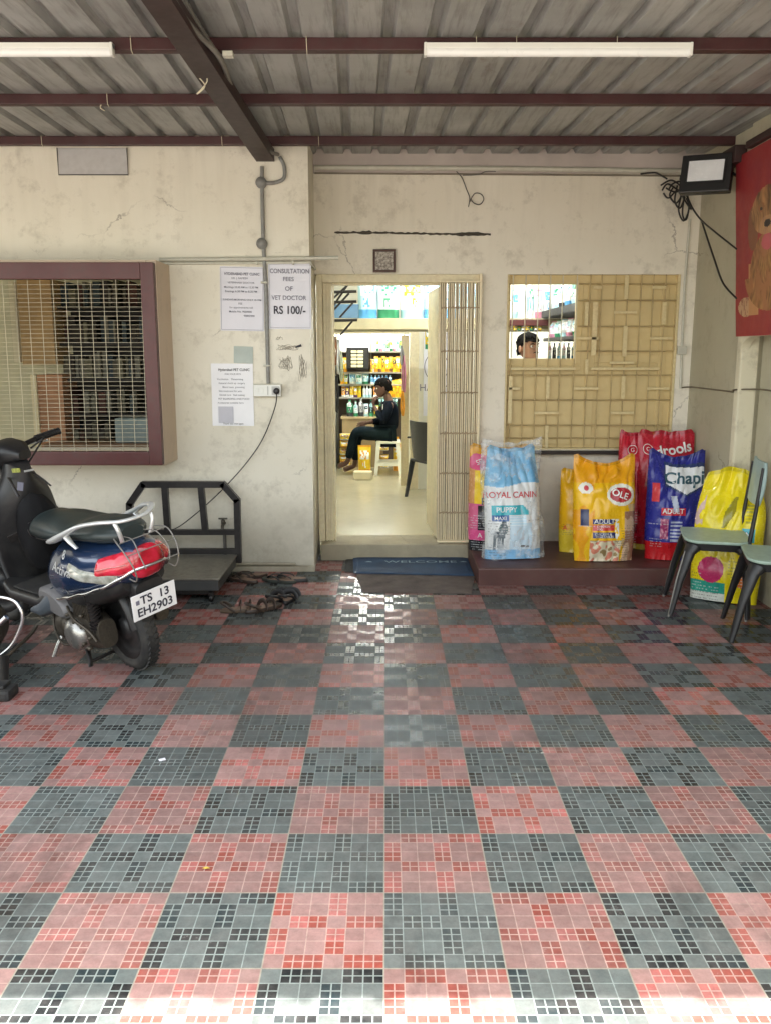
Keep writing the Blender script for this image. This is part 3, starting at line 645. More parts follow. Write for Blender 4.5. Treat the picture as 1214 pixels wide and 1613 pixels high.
make_sack('royal blue sack with a white shield, in front of the red ones', None, (1.94, 5.63, LEDGE_Z), R(-9), R(5), .38, .72, .17, p_navy,
    [('Chapi', .22, .765, .115, 'ink_darkteal', dict(bold=.022, font_shear=.1)), ('ADULT', -.14, .46, .048, 'ink_white', dict(bold=.013, sx=.9))], seed=31, ear=.06, sag=.04, crease=.017, twist=.03)
# --- leaning yellow sack on the floor beside the chairs
def p_lemon(u, v):
    if v < .42:
        if ell(u, v, -.35, .24, .38, .10): return (.48, .03, .12)
        if v < .15 and u < .1: return (.03, .30, .22) if v > .06 else (.60, .62, .55)
        if ell(u, v, .55, .20, .2, .08): return (.62, .16, .02)
    if abs(u - .05 - (v - .68) * 1.2) < .13 * (1 - abs(v - .68) * 7) + .02 and .56 < v < .80: return (.30, .26, .02)
    if inbox(u, v, .42, .78, .47, .57): return (.05, .42, .50)
    if inbox(u, v, .50, .76, .60, .76) and int(v * 80) % 2: return (.45, .40, .05)
    if u < -.72 and .5 < v < .8 and noise.noise(Vector((u * 5, v * 12, 1))) > .0: return (.62, .45, .40)
    return (.76, .62, .012)
make_sack('lemon yellow sack with a green leaf mark, leaning behind the chairs', None, (2.055, 5.03, 0), R(-30), R(7), .40, .80, .16, p_lemon,
    [('GOLD', .02, .50, .045, 'ink_black', dict(rot=.35)), ('N', .62, .52, .05, 'ink_white', dict(bold=.01))], seed=41, ear=-.06, sag=-.02, crease=.018, topw=.84)
# ================================================================== things on the walls
def wall_paper(label, px, py, Yw, W, Hh, rot, base, lines, m='paper', name='paper_notice', pxmap=None):
    """flat sheet; lines = (text, x, y, size, ink, kw) in sheet units 0..1 (y from top)"""
    p = at(px, py, Yw - .003); root = empty(name, p, (0, rot, 0), label=label, cat='notice')
    nx, ny = 10, 12; mb = MB(); vs = []
    for s_ in (0, 1):
        for j in range(ny + 1):
            for i in range(nx + 1):
                u, v = i / nx, j / ny; e = max(abs(u - .5), abs(v - .5)) * 2
                vs.append(((u - .5) * W, -.0035 * abs(noise.noise(Vector((u * 2.5, v * 2.5, px)))) - .004 * max(0, e - .85) * 3 - (.0008 if s_ else 0), (v - .5) * Hh))
    n0 = (nx + 1) * (ny + 1); fs = []
    for s_ in (0, 1):
        for j in range(ny):
            for i in range(nx): a = s_ * n0 + j * (nx + 1) + i; fs.append([a, a + 1, a + nx + 2, a + nx + 1])
    mb.add(vs, fs, True); mb.build('sheet', M[m], root)
    for (s, x, y, size, ink, kw) in lines:
        tv, tf = (s(size) if callable(s) else text2d(s, size, **kw)); cx_, cy_ = (x - .5) * W, (.5 - y) * Hh
        MB().add([(cx_ + a, -.0065, cy_ + b) for a, b in tv], tf).build('lettering', M[ink], root)
    return root
def rect(w_, h_): return lambda s: ([(-w_ * s, -h_ * s), (w_ * s, -h_ * s), (w_ * s, h_ * s), (-w_ * s, h_ * s)], [[0, 1, 2, 3]])
sc = 5.69 / F   # metres per photo pixel on the left wall
def outline(w_, h_, t=.0012):
    def f(s):
        o_ = [(-w_, -h_), (w_, -h_), (w_, h_), (-w_, h_)]; i_ = [(-w_ + t, -h_ + t), (w_ - t, -h_ + t), (w_ - t, h_ - t), (-w_ + t, h_ - t)]
        return o_ + i_, [[k, (k + 1) % 4, 4 + (k + 1) % 4, 4 + k] for k in range(4)]
    return f
W_, H_ = 66 * sc, 99 * sc
wall_paper('white fee notice ending in large bold RS 100/-, right of the grey conduit', 457, 467, YL, W_, H_, R(.6), None,
    [('CONSULTATION', .5, .12, .040, 'inkgrey', dict(bold=.012, sx=.84)), ('FEES', .47, .24, .038, 'inkgrey', dict(bold=.006)), ('OF', .48, .385, .040, 'inkgrey', dict(bold=.010)), ('VET DOCTOR', .48, .525, .040, 'inkgrey', dict(bold=.008, sx=.90)),
     ('RS 100/-', .49, .715, .072, 'ink', dict(bold=.02, sx=.86)), (outline(W_ / 2 * .95, H_ / 2 * .96), .5, .5, 1, 'inkgrey', {})])
W_, H_ = 68 * sc, 97 * sc
wall_paper('white clinic notice printed in small type, left of the grey conduit', 382, 471, YL, W_, H_, R(1.2), None,
    [('HYDERABAD PET CLINIC', .5, .115, .0235, 'inkgrey', dict(bold=.02, sx=.88)), ('DR. J. RAMESH', .45, .18, .017, 'inkgrey', {}), ('VETERINARY DOCTOR', .48, .25, .017, 'inkgrey', {}), ('Mornings 10.30 AM to 12.30 PM', .48, .32, .017, 'inkgrey', dict(bold=.006)), ('Evenings 6.30 PM to 8.30 PM', .48, .385, .018, 'inkgrey', dict(bold=.01)),
     ('SUNDAYS MORNING ONLY 10-1PM', .5, .515, .016, 'inkgrey', dict(bold=.01)), ('FEE', .46, .575, .018, 'inkgrey', {}), ('for appointments call', .48, .635, .018, 'inkgrey', {}), ('Mobile No. 9000000', .46, .70, .018, 'inkgrey', dict(bold=.008)), ('90002200', .66, .765, .018, 'inkgrey', dict(bold=.01)),
     (outline(W_ / 2 * .96, H_ / 2 * .97, .0018), .5, .5, 1, 'inkgrey', {})])
W_, H_ = 66 * sc, 98 * sc; L_ = [('Hyderabad PET CLINIC', .55, .10, .024, 'ink', dict(bold=.008, sx=.9)), ('FOR YOUR PETS', .52, .17, .015, 'inkgrey', {})]
for k, t in enumerate(('Vaccination    Deworming', 'General check up  surgery', 'Blood tests  grooming', 'Skin treatment for pets', 'Dental care   Nail cutting', 'PET BOARDING AND FOOD', 'Accessories available here')): L_.append((t, .45 + .04 * (k % 3), .25 + k * .063, .0165, 'inkgrey', {}))
L_ += [(rect(.05, .055), .33, .82, 1, 'inkpale', {}), ('Thank you visit again', .5, .965, .0165, 'ink', {})]
INK('inkpale', (.50, .50, .56))
wall_paper('crumpled shiny laminated sheet taped low, left of the socket box', 367, 622, YL, W_, H_, R(.3), None, L_, m='paper2')
wall_paper('small faded blue-grey paper scrap above the laminated sheet', 384, 559, YL, 30 * sc, 26 * sc, R(2), None, [], m='scrap', name='paper_scrap') if M.setdefault('scrap', mat('faded_scrap', (.46, .52, .48), .7, var=.15)) else None
# faded board high on the left
p = at(147, 253, YL - .008); b = empty('sign_board', p, label='blank faded white board high on the left wall under the canopy', cat='sign board')
MB().box((-.22, -.006, -.085), (.22, .006, .075), .003).build('panel', mat('faded_white_board', (.52, .51, .50), .6, var=.15, scale=4, dirt=(.30, .28, .26), dirtamt=.4), b)
mb = MB(); mb.tube([(-.222, -.008, .075), (-.222, -.008, -.087), (.222, -.008, -.087), (.222, -.008, .075)], .004, 5); mb.build('edging', M['darkpipe'], b)
# pencil scrawls
def squiggle(px, py, w_, h_, n, seed):
    random.seed(seed); return [at(px + w_ * math.sin(k * 1.7 + seed) * (.5 + .5 * random.random()) + k * w_ / n, py + h_ * math.cos(k * 2.3 + seed) * (.5 + .5 * random.random()), YL - .0012) for k in range(n)]
for k, (px, py, w_, h_, n, lab) in enumerate(((438, 533, 5, 4, 8, 'small pencil loop just under the fee notice'), (447, 548, 16, 6, 26, 'pencil words scrawled across the plaster left of the door frame'), (446, 573, 10, 14, 34, 'pencil oval and flower scrawl right of the grey conduit'), (474, 580, 6, 24, 24, 'faint tall pencil scrawl nearest the door corner'))):
    mb = MB(); mb.tube(smooth_pts(squiggle(px, py, w_, h_, n, k + 3), 4), .0008, 4); tag(mb.build('wall_scribble', M['pencil']), lab, 'scribble', 'pencil scribbles on the left wall')
mb = MB(); mb.tube([at(466, 547, YL - .002), at(475, 544, YL - .002)], [.005, .009], 5); tag(mb.build('wall_smudge', M['ink']), 'short black smudge beside the pencil words', 'smudge')

# grey conduit with junction boxes down to the socket
c = empty('conduit_pipe', at(420, 420, YL - .02), label='grey conduit running down the left wall from the beam to the socket box', cat='conduit')
def rel(o, mb, name, m, **k):
    loc = o.location; mb.v = [tuple(Vector(v) - loc) for v in mb.v]; return mb.build(name, m, o, **k)
Yc = YL - .018
mb = MB(); mb.tube([at(413, 262, Yc), at(413, 292, Yc), at(415, 380, Yc), at(420, 470, Yc), at(423, 604, Yc)], .0125, 10); rel(c, mb, 'pipe', M['greypipe'])
mb = MB(); mb.tube(smooth_pts([at(418, 288, Yc), at(432, 288, Yc), at(447, 281, Yc), at(448, 262, Yc), at(441, 247, Yc)], 6), .012, 10); rel(c, mb, 'elbow_pipe', M['greypipe'])
for (px, py) in ((412, 288), (413, 384)):
    q = at(px, py, Yc); mb = MB(); mb.lathe([(0, 0), (.033, 0), (.036, .008), (.036, .026), (0, .03)], 18, Matrix.Translation(q + Vector((0, .014, 0))) @ Matrix.Rotation(R(90), 4, 'X')); rel(c, mb, 'junction_box', M['greypipe'])
for (px, py) in ((417, 445), (421, 576)):
    q = at(px, py, Yc); rel(c, MB().box((q.x - .022, Yc - .016, q.z - .006), (q.x + .022, YL - .001, q.z + .006), .003), 'clip', M['pvc'])
# socket box, plug, cable
p = at(422, 615, YL - .022); sbx = empty('socket_box', p, label='white switch and socket box on the left wall with a black plug in it', cat='socket box')
MB().box((-.094, -.020, -.042), (.094, .021, .042), .006).build('box', mat('aged_switch_box', (.58, .56, .46), .4, var=.1), sbx)
mb = MB(); mb.box((-.09, -.0235, -.037), (.09, -.0205, .037), .002); mb.build('faceplate', M['white'], sbx)
for x in (-.068, -.035): MB().box((x - .010, -.028, -.018), (x + .010, -.0237, .018), .002).build('switch', M['white'], sbx)
MB().box((.0, -.0262, -.028), (.008, -.0237, .028), .001).box((.03, -.0262, -.028), (.082, -.0237, .028), .003).build('socket', mat('socket_grey', (.5, .5, .47), .4), sbx)
pp = at(436, 616, YL - .06)
pl = empty('power_cable', pp, label='thin black cable hanging from the plugged socket down to the scale', cat='cable')
mb = MB(); mb.lathe([(.0, 0), (.018, 0), (.021, .012), (.020, .03), (.008, .034), (0, .034)], 14, Matrix.Translation(Vector((pp.x, YL - .047, pp.z))) @ Matrix.Rotation(R(90), 4, 'X')); rel(pl, mb, 'plug', M['black'])
pts = [(pp.x, YL - .07, pp.z - .005), at(434, 640, YL - .04), at(415, 690, YL - .03), at(388, 730, YL - .04), at(352, 770, 5.69), at(320, 800, 5.64), at(285, 828, 5.62), at(262, 838, 5.6)]
mb = MB(); mb.tube(smooth_pts(pts, 8), .0035, 6); rel(pl, mb, 'cord', M['blackcab'])
mb = MB(); mb.tube(smooth_pts([at(100, 808, YL - .01), at(92, 800, YL - .01), at(75, 780, YL - .01), at(62, 770, YL - .02)], 6), .004, 6); tag(mb.build('wall_cable', M['blackcab']), 'short thin cable sagging on the wall behind the scooter seat', 'cable')
# white pvc pipes across the wall
pz = at(300, 409, YL - .02).z
w1 = empty('water_pipe', (-1.0, YL - .02, pz), label='upper white pipe running across and past the corner of the left wall', cat='pipe')
q0 = at(252, 409, YL - .028); q1 = at(533, 406, YL - .028)
rel(w1, MB().tube([q0, at(400, 408, YL - .028), q1], .013, 10), 'pipe', M['pvc'])
w2 = empty('water_pipe', (-1.0, YL - .02, pz - .04), label='lower thin white pipe that bends into the doorway recess', cat='pipe')
rel(w2, MB().tube([at(254, 415, YL - .012), at(490, 413, YL - .012), (XC + .012, YL - .02, pz - .028), (XC + .014, YD - .12, pz - .028)], .009, 8), 'pipe', M['pvc'])
for px in (405, 462): q = at(px, 414, YL - .02); rel(w2, MB().box((q.x - .006, YL - .028, q.z - .012), (q.x + .006, YL - .001, q.z + .03), .002), 'clip', M['pvc'])
# trunking over the doorway and its stray wires
zt_ = at(700, 268, YD).z
t1 = empty('cable_trunking', (.8, YD - .02, zt_), label='pale cable trunking running along the top of the doorway recess', cat='trunking')
rel(t1, MB().tube([(XC + .01, YD - .02, zt_ + .012), (.8, YD - .02, zt_ + .006), (XS - .06, YD - .02, zt_ - .012)], .017, 8), 'casing', M['pvc'])
rel(t1, MB().tube([(XC + .01, YD - .012, zt_ - .022), (.8, YD - .012, zt_ - .03), (XS - .1, YD - .012, zt_ - .04)], .006, 6), 'cord', mat('grimy_cord', (.22, .19, .14), .6))
def wires(name, label, cat, curves, r, m, Y=YD - .02):
    mb = MB()
    for c_ in curves: mb.tube(smooth_pts([at(x_, y_, (Y + (d_[0] if d_ else 0))) for x_, y_, *d_ in c_], 6), r, 5)
    return tag(mb.build(name, m), label, cat)
wires('loose_wire', 'thin loose wire curling below the trunking above the doorway', 'wire', [[(718, 270), (727, 280), (734, 298), (739, 312), (737, 326)], [(739, 318), (747, 305), (757, 306), (761, 314), (755, 322), (746, 320), (741, 314)], [(728, 276), (752, 275), (765, 270), (780, 270)]], .0035, M['darkpipe'])
wires('wire_bundle', 'tangled bundle of dark wires left of the floodlight', 'wires',
    [[(1042, 300), (1050, 290), (1062, 296), (1075, 305)], [(1040, 292), (1056, 284), (1070, 292), (1082, 306)], [(1060, 294), (1054, 308), (1064, 320), (1074, 306)], [(1066, 292), (1062, 316), (1070, 328), (1078, 310)], [(1074, 300), (1068, 330), (1076, 348), (1084, 330), (1082, 306)],
     [(1078, 300), (1074, 336), (1080, 346), (1086, 320)], [(1048, 296), (1060, 302), (1078, 300), (1090, 296)], [(1050, 282), (1040, 276), (1030, 272), (1008, 274)], [(1052, 300), (1058, 290), (1070, 286), (1080, 294)], [(1044, 304), (1052, 312), (1066, 300), (1084, 300)], [(1070, 300), (1078, 316), (1088, 330), (1080, 312)]], .006, M['blackcab'], Y=YD - .06)
mb = MB()
for c_ in ([(1080, 306, YD - .06), (1090, 328, YD - .2), (1104, 347, YD - .4), (1126, 366, 5.5), (1159, 392, 5.25)], [(1104, 347, YD - .4), (1112, 372, 5.7), (1124, 408, 5.5), (1138, 446, 5.36), (1159, 470, 5.25)]):
    mb.tube(smooth_pts([Vector((min(at(a_, b_, c2).x, XS - .034 - (.004 if c2 > 5.33 else .008)), c2, at(a_, b_, c2).z)) for a_, b_, c2 in c_], 8), .006, 6)
tag(mb.build('banner_cable', M['blackcab']), 'dark cable splitting in two as it drops from the floodlight to the red banner', 'cable')
# white conduit at the side of the window, its box and the low cable
c2 = empty('conduit_pipe', (XS - .08, YD - .015, 1.8), label='thin white conduit running down beside the boarded window', cat='conduit')
rel(c2, MB().tube([at(1086, 345, YD - .012), at(1078, 440, YD - .012), at(1073, 552, YD - .012), at(1071, 612, YD - .012)], .009, 8), 'pipe', M['pvc'])
q = at(1073, 552, YD - .02); rel(c2, MB().box((q.x - .032, YD - .035, q.z - .03), (q.x + .032, YD - .002, q.z + .03), .006), 'junction_box', M['pvc'])
mb = MB(); pts = [at(1071, 611, YD - .012)] + [Vector((XS - .006, Y, atx(1110, 612, XS).z)) for Y in (6.15, 5.8, 5.4)] + [Vector((XS - .04, 5.29, 1.265))] + [Vector((XS + .09, Y, z)) for Y, z in ((5.18, 1.27), (4.9, 1.255), (4.5, 1.262))]
mb.tube(smooth_pts(pts, 8), .005, 6); tag(mb.build('wall_cable', mat('grimy_cable', (.14, .11, .07), .6)), 'grimy cable running level along the side wall under the banner', 'cable')
# crack-like slot over the door
mb = MB(); random.seed(5); pts = [at(527 + k * 5, 366 + (k > 20) * 0.5 + random.uniform(-.6, .6) + k * .06, YD - .003) for k in range(50)]
mb.tube(pts, [.004 + .005 * abs(math.sin(k * 1.3)) + (.006 if 8 < k < 12 or 38 < k < 47 else 0) for k in range(50)], 5, flat=1); tag(mb.build('wall_slot', mat('dark_slot', (.07, .06, .045), .8)), 'long dark broken groove left in the plaster above the door', 'groove')
# small framed picture on the lintel
p = at(605, 411, YD - .025); fr = empty('picture_frame', p, (R(-6), 0, 0), label='small square dark framed plaque resting on the door lintel', cat='frame')
mb = MB(); s = .078
for (a, b) in (((-s, -s), (s, -s + .016)), ((-s, s - .016), (s, s)), ((-s, -s + .0161), (-s + .016, s - .0161)), ((s - .016, -s + .0161), (s, s - .0161))): mb.box((a[0], -.012, a[1]), (b[0], .01, b[1]), .003)
mb.build('frame', mat('dark_red_wood_frame', (.07, .03, .02), .4, var=.3), fr)
g = N('etched_plate'); g.out(g.ramp(g.noise(60, 5, None, .8), [(.4, (.13, .10, .08)), (.6, (.50, .45, .38))]), .4, .4); MB().box((-s + .014, -.004, -s + .014), (s - .014, .004, s - .014)).build('plate', g.m, fr)
# floodlight
p = at(1112, 275, 5.58); fl = empty('floodlight', p, (R(-8), R(2), R(-30)), label='black floodlight with a frosted white face at the top right corner of the wall', cat='floodlight')
MB().box((-.15, -.035, -.115), (.15, .035, .115), .008).build('housing', M['black'], fl)
MB().box((-.105, -.041, -.05), (.105, -.0355, .075), .004).build('lens', mat('frosted_lens', (.78, .82, .84), .25, var=.1, scale=9), fl)
mb = MB(); mb.box((-.11, -.046, -.058), (.11, -.0412, -.051)); mb.box((-.113, -.046, -.05), (-.106, -.0412, .08)); mb.box((.106, -.046, -.05), (.113, -.0412, .08)); mb.box((-.11, -.046, .076), (.11, -.0412, .083)); mb.build('rim', M['black'], fl)
mb = MB(); mb.tube(smooth_pts([(-.152, 0, 0), (-.165, .06, .0), (-.16, .14, .03), (0, .24, .04), (.16, .14, .03), (.165, .06, 0), (.152, 0, 0)], 5), .009, 6); [mb.box((-.14 + k * .028, .036, -.10), (-.134 + k * .028, .062, .10)) for k in range(11)]; mb.build('bracket', M['black'], fl)
# red vinyl banner on the side wall (local: x along -Y, z up)
zb = atx(1190, 527, XS - .035).z; b0 = 5.322; bn = empty('banner', (XS - .036, b0, zb), label='red vinyl banner printed with a golden dog on the right side wall', cat='banner')
BW, BH = 1.15, 2.60 - zb + .08; nx, nz = 170, 190
# grey cable conduit strapped along the right cheek of the canopy beam
bc = empty('conduit_pipe', at(380, 140, 4.6), label='grey conduit clipped along the right cheek of the canopy beam', cat='conduit')
pts = [at(262, -20, 3.1), at(300, 40, 3.45), at(345, 88, 3.8), at(362, 130, 4.25), at(375, 170, 4.7), at(400, 215, 5.25), at(425, 238, 5.6), at(438, 243, 5.74)]
rel(bc, MB().tube(smooth_pts(pts, 8), .012, 8), 'pipe', mat('dusty_conduit', (.20, .19, .17), .5))
rel(bc, MB().tube(smooth_pts([at(292, 0, 3.2), at(318, 45, 3.5), at(345, 86, 3.8)], 8), .006, 6), 'cord', M['darkpipe'])
rel(bc, MB().box((at(352, 86, 3.78).x, 3.76, at(352, 90, 3.78).z), (at(368, 86, 3.78).x, 3.80, at(352, 82, 3.78).z), .002), 'clip', M['pvc'])
q = at(312, 120, 4.0); wt = tag(MB().tube(smooth_pts([q + Vector(v) for v in ((0, 0, 0), (.03, 0, -.04), (-.01, .01, -.07), (.04, 0, -.02), (.02, 0, .03))], 5), .0028, 5).build('loose_wire', M['wire']), 'loose twist of pale wire hanging from the canopy beam', 'wire')
q = at(160, 158, 4.70); wt = tag(MB().tube(smooth_pts([q + Vector(v) for v in ((0, 0, .03), (.01, 0, 0), (-.01, .01, -.03), (.015, 0, -.05))], 5), .0028, 5).build('loose_wire', M['wire']), 'loose wire end hanging from the middle purlin at the left', 'wire')
def p_ban(s, z):                 # s metres from the far edge, z metres above the lower edge
    px = s; n = noise.noise(Vector((s * 14, z * 9, 1))); n2 = noise.noise(Vector((s * 60 + 4 * noise.noise(Vector((s * 6, z * 6, 9))), z * 16, 4))) * 1.5 + .5 * noise.noise(Vector((s * 120, z * 40, 2)))
    fur = (.31 + .14 * n2, .135 + .07 * n2 + .04 * n, .05 + .03 * n2); dark = (.22, .085, .04)
    cx = .27; s = (s - .23) / 1.45 + .125; z = z + .11 if z > .5 else z * 1.22
    if ell(s, z, cx, .80, .145, .135):
        if ell(s, z, cx - .055, .815, .011, .010) or ell(s, z, cx + .06, .815, .011, .010): return (.02, .012, .01)
        if ell(s, z, cx - .055, .825, .03, .028) or ell(s, z, cx + .06, .825, .03, .028): return (.30 + .08 * n2, .13, .05)
        if ell(s, z, cx, .725, .03, .022): return (.03, .02, .02)
        if ell(s, z, cx + .0, .70, .075, .07) : return (.46 + .08 * n2, .25 + .05 * n2, .12)
        q = .68 + .5 * n + .3 * n2; return (.46 * q, .23 * q, .09 * q)
    if ell(s, z, cx - .13, .72, .05, .13) or ell(s, z, cx + .13, .72, .05, .13): return dark
    if ell(s, z, cx, .62, .05, .05): return (.50, .10, .12)
    if ell(s, z, cx, .42, .16 + .05 * (z < .4), .26): return fur if n > -.2 else (.36, .15, .06)
    if (abs(s - cx + .13) < .045 or abs(s - cx - .13) < .045) and .14 < z < .5: return (.50, .24, .10)
    if ell(s, z, cx - .20, .20, .075, .07) or ell(s, z, cx + .2, .20, .075, .07): return (.50, .30, .17) if n2 > -.2 else (.3, .13, .07)
    return (.30 + .04 * n, .026 + .010 * n, .030)
mb = MB(); vs = []
BH = 2.66 - zb
for j in range(nz + 1):
    for i in range(nx + 1): s_ = BW * i / nx; z_ = BH * j / nz; vs.append((.003 * noise.noise(Vector((s_ * 3, z_ * 3, 2))), -s_ + .02 + .20 * z_ / BH, z_))
mb.v = vs
for j in range(nz):
    for i in range(nx):
        a = j * (nx + 1) + i; mb.f.append([a, a + 1, a + nx + 2, a + nx + 1]); mb.sm.append(True); mb.c.append(p_ban(BW * (i + .5) / nx, BH * (j + .5) / nz))
mb.build('sheet', M['bannerprint'], bn)
mb = MB(); mb.box((.0005, -BW, -.006), (.006, .02, .002)); mb.build('hem', mat('red_hem', (.35, .03, .035), .5), bn)

# ================================================================== chairs at the right
def make_chair(loc, yaw, label, sh=.435, first=None):
    c = empty('waiting_chair', loc, (0, 0, yaw), label=label, cat='chair', group='pale green topped waiting chairs along the side wall')
    if first:
        for ch in first.children: d = ch.copy(); COL.objects.link(d); d.parent = c
        return c
    def rr(x0, x1, y0, y1, r, n=6):
        o = []
        for (cx, cy, a0) in ((x1 - r, y1 - r, 0), (x0 + r, y1 - r, 90), (x0 + r, y0 + r, 180), (x1 - r, y0 + r, 270)):
            for k in range(n + 1): a = R(a0 + 90 * k / n); o.append((cx + r * math.cos(a), cy + r * math.sin(a)))
        return o
    def slab(P, z0, z1, inset=0): return [[Vector((x, y, z)) for x, y in P] for z in (z0, z1)]
    P = rr(0, .36, -.205, .205, .075)
    mb = MB(); rings = []
    for z, s in ((sh - .006, .99), (sh, 1), (sh + .004, 1), (sh + .009, .985)): rings.append([Vector((.18 + (x - .18) * s, y * s, z + .010 * ((x - .18) / .18) ** 2)) for x, y in P])
    mb.loft(rings); mb.build('seat', M['green_seat'], c)
    mb = MB(); Q = rr(.012, .348, -.193, .193, .07); rings = [[Vector((.18 + (x - .18) * s, y * s, z)) for x, y in Q] for z, s in ((sh - .045, .97), (sh - .006, 1.0))]; mb.loft(rings); mb.build('seat_shell', M['black'], c)
    for (x0, y0, x1, y1) in ((.03, -.175, -.055, -.215), (.03, .175, -.055, .215), (.33, -.175, .36, -.205), (.33, .175, .36, .205)):
        mb = MB(); mb.tube([(x0 + .02 * (1 if x0 < .1 else -1), y0 * .9, sh - .03), (x0, y0, sh - .06), (lerp(x0, x1, .5), lerp(y0, y1, .5), sh * .5), (x1, y1, .012)], [.055, .040, .027, .018], 8, flat=.65); lg = mb.build('leg', M['black'], c)
        mb = MB(); mb.tube([(x0 - .022, y0 * 1.02, sh - .055), (lerp(x0, x1, .5) - .016, lerp(y0, y1, .5), sh * .5), (x1 - .008, y1, .0)], [.006, .008, .008], 6); mb.build('leg_edge', M['steel2'], lg)
    for q in (-1, 1):
        mb = MB(); mb.tube([(.34, q * .17, sh - .03), (.365, q * .172, sh + .2), (.385, q * .165, sh + .43)], [.022, .018, .014], 8, flat=.6); mb.build('back_post', M['black'], c)
    mb = MB(); rings = []
    for k in range(9):
        z = sh + .22 + .24 * k / 8; hw = .20 - .03 * abs(k - 4) ** 2 / 16; xo = .362 + .022 * k / 8
        rings.append([Vector((xo + q * .007 - .02 * (1 - (y / .2) ** 2) + .02, y, z)) for q, y in [(-1, -hw + 2 * hw * j / 12) for j in range(13)] + [(1, hw - 2 * hw * j / 12) for j in range(13)]])
    mb.loft(rings); mb.build('backrest', M['teal_panel'], c)
    return c
M['steel2'] = mat('worn_grey_edge', (.22, .21, .19), .45, .1, var=.4)
ch1 = make_chair((1.735, 4.90, 0), R(-14), 'waiting chair with a pale green top nearer the sacks, farther of the two')
make_chair((1.90, 4.42, 0), R(-16), 'waiting chair with a pale green top cut off by the right edge', first=ch1)

# ================================================================== platform scale
sc_ = empty('platform_scale', (-1.36, 5.28, 0), label='black framed platform weighing scale behind the blue scooter', cat='scale')
def sx(mb, name, m): loc = Vector((-1.36, 5.28, 0)); mb.v = [tuple(Vector(v) - loc) for v in mb.v]; return mb.build(name, m, sc_)
x0, x1, y0, y1 = -1.74, -.995, 4.97, 5.60
sx(MB().box((x0, y0, .142), (x1, y1, .154), .004), 'platform', M['dullsteel'])
sx(MB().box((x0 + .008, y0 + .006, .075), (x1 - .008, y1 - .006, .1415), .006), 'skirt', M['greysteel'])
sx(MB().box((x0 + .05, y0 + .05, .04), (x1 - .05, y1 - .05, .0745), .004), 'underframe', M['blacksteel'])
for (a, b) in ((x0 + .07, y0 + .04), (x1 - .06, y0 + .04), (x0 + .07, y1 - .05), (x1 - .06, y1 - .05)):
    mb = MB(); mb.lathe([(0, -.011), (.021, -.011), (.023, 0), (.021, .011), (0, .011)], 14, Matrix.Translation((a, b, .023)) @ Matrix.Rotation(R(90), 4, 'Y')); mb.box((a - .014, b - .012, .03), (a + .014, b + .012, .06)); sx(mb, 'castor', M['blacksteel'])
Yf = 5.63
pts = [(205, 880), (205, 794), (226, 763), (352, 763), (374, 788), (376, 872)]
P_ = [at(a, b, Yf) for a, b in pts]; P_[0].z = .11; P_[-1].z = .10
def bar(a, b, t=.021, seg=4):
    mb = MB(); a = Vector(a); b = Vector(b); d = (b - a).normalized(); s = Vector((0, 1, 0)); u = d.cross(s).normalized(); rr_ = []
    for p in (a - d * t * .4, b + d * t * .4): rr_.append([p + s * t * i + u * t * j for i, j in ((-1, -1), (1, -1), (1, 1), (-1, 1))])
    mb.loft(rr_, smooth=False); return mb
for i in range(5): sx(bar(P_[i], P_[i + 1]), 'frame_bar', M['blacksteel'])
zm = at(300, 838, Yf).z; zl = at(300, 868, Yf).z
sx(bar((P_[1].x, Yf, zm), (P_[4].x, Yf, zm), .018), 'frame_bar', M['blacksteel']); sx(bar((P_[1].x, Yf, zl), (P_[5].x, Yf, zl), .018), 'frame_bar', M['blacksteel'])
for a, b in ((260, 265), (317, 324)): sx(bar(at(a, 765, Yf), at(b, 836, Yf), .020), 'frame_bar', M['blacksteel'])
# meter fixed to the frame (small dark readout seen through the bars) and the tap behind
tp = empty('water_tap', at(352, 826, YL - .05), label='small corroded tap on the wall seen through the scale frame', cat='tap')
mb = MB(); mb.tube([(0, .05, 0), (0, -.01, 0), (0, -.03, -.012), (0, -.035, -.05)], [.011, .012, .011, .010], 8); mb.lathe([(0, 0), (.014, 0), (.014, .03), (0, .035)], 10); mb.tube([(-.03, 0, .04), (.03, 0, .04)], .006, 6); mb.build('tap_body', mat('corroded_brass', (.09, .08, .06), .5, .5, var=.4), tp)
mb = MB(); mb.tube([(0, .035, -.30), (0, .035, -.06)], .012, 8); mb.build('pipe', M['darkpipe'], tp)

# ================================================================== mats
def flat_mat(name, label, cat, P, t, m, z0=.002, sub=24, wav=.004, par=None):
    mb = MB(); vs = []
    for s in (0, 1):
        for j in range(sub + 1):
            for i in range(sub + 1):
                u, v = i / sub, j / sub; p = (Vector(P[0]) * (1 - u) + Vector(P[1]) * u) * (1 - v) + (Vector(P[3]) * (1 - u) + Vector(P[2]) * u) * v
                e = min(u, 1 - u, v, 1 - v); vs.append((p.x, p.y, z0 + (t + wav * abs(noise.noise(p * 5)) if s else 0) * (1 if e > .001 else .5)))
    n0 = (sub + 1) ** 2; fs = []
    for s in (0, 1):
        for j in range(sub):
            for i in range(sub): a = s * n0 + j * (sub + 1) + i; fs.append([a, a + 1, a + sub + 2, a + sub + 1])
    rim = [i for i in range(sub + 1)] + [(k + 1) * (sub + 1) + sub for k in range(sub)] + [sub * (sub + 1) + i for i in range(sub - 1, -1, -1)] + [k * (sub + 1) for k in range(sub - 1, 0, -1)]
    for k in range(len(rim)): a, b = rim[k], rim[(k + 1) % len(rim)]; fs.append([a, b, b + n0, a + n0])
    mb.add(vs, fs); o = mb.build(name, m, par); return tag(o, label, cat) if label else o
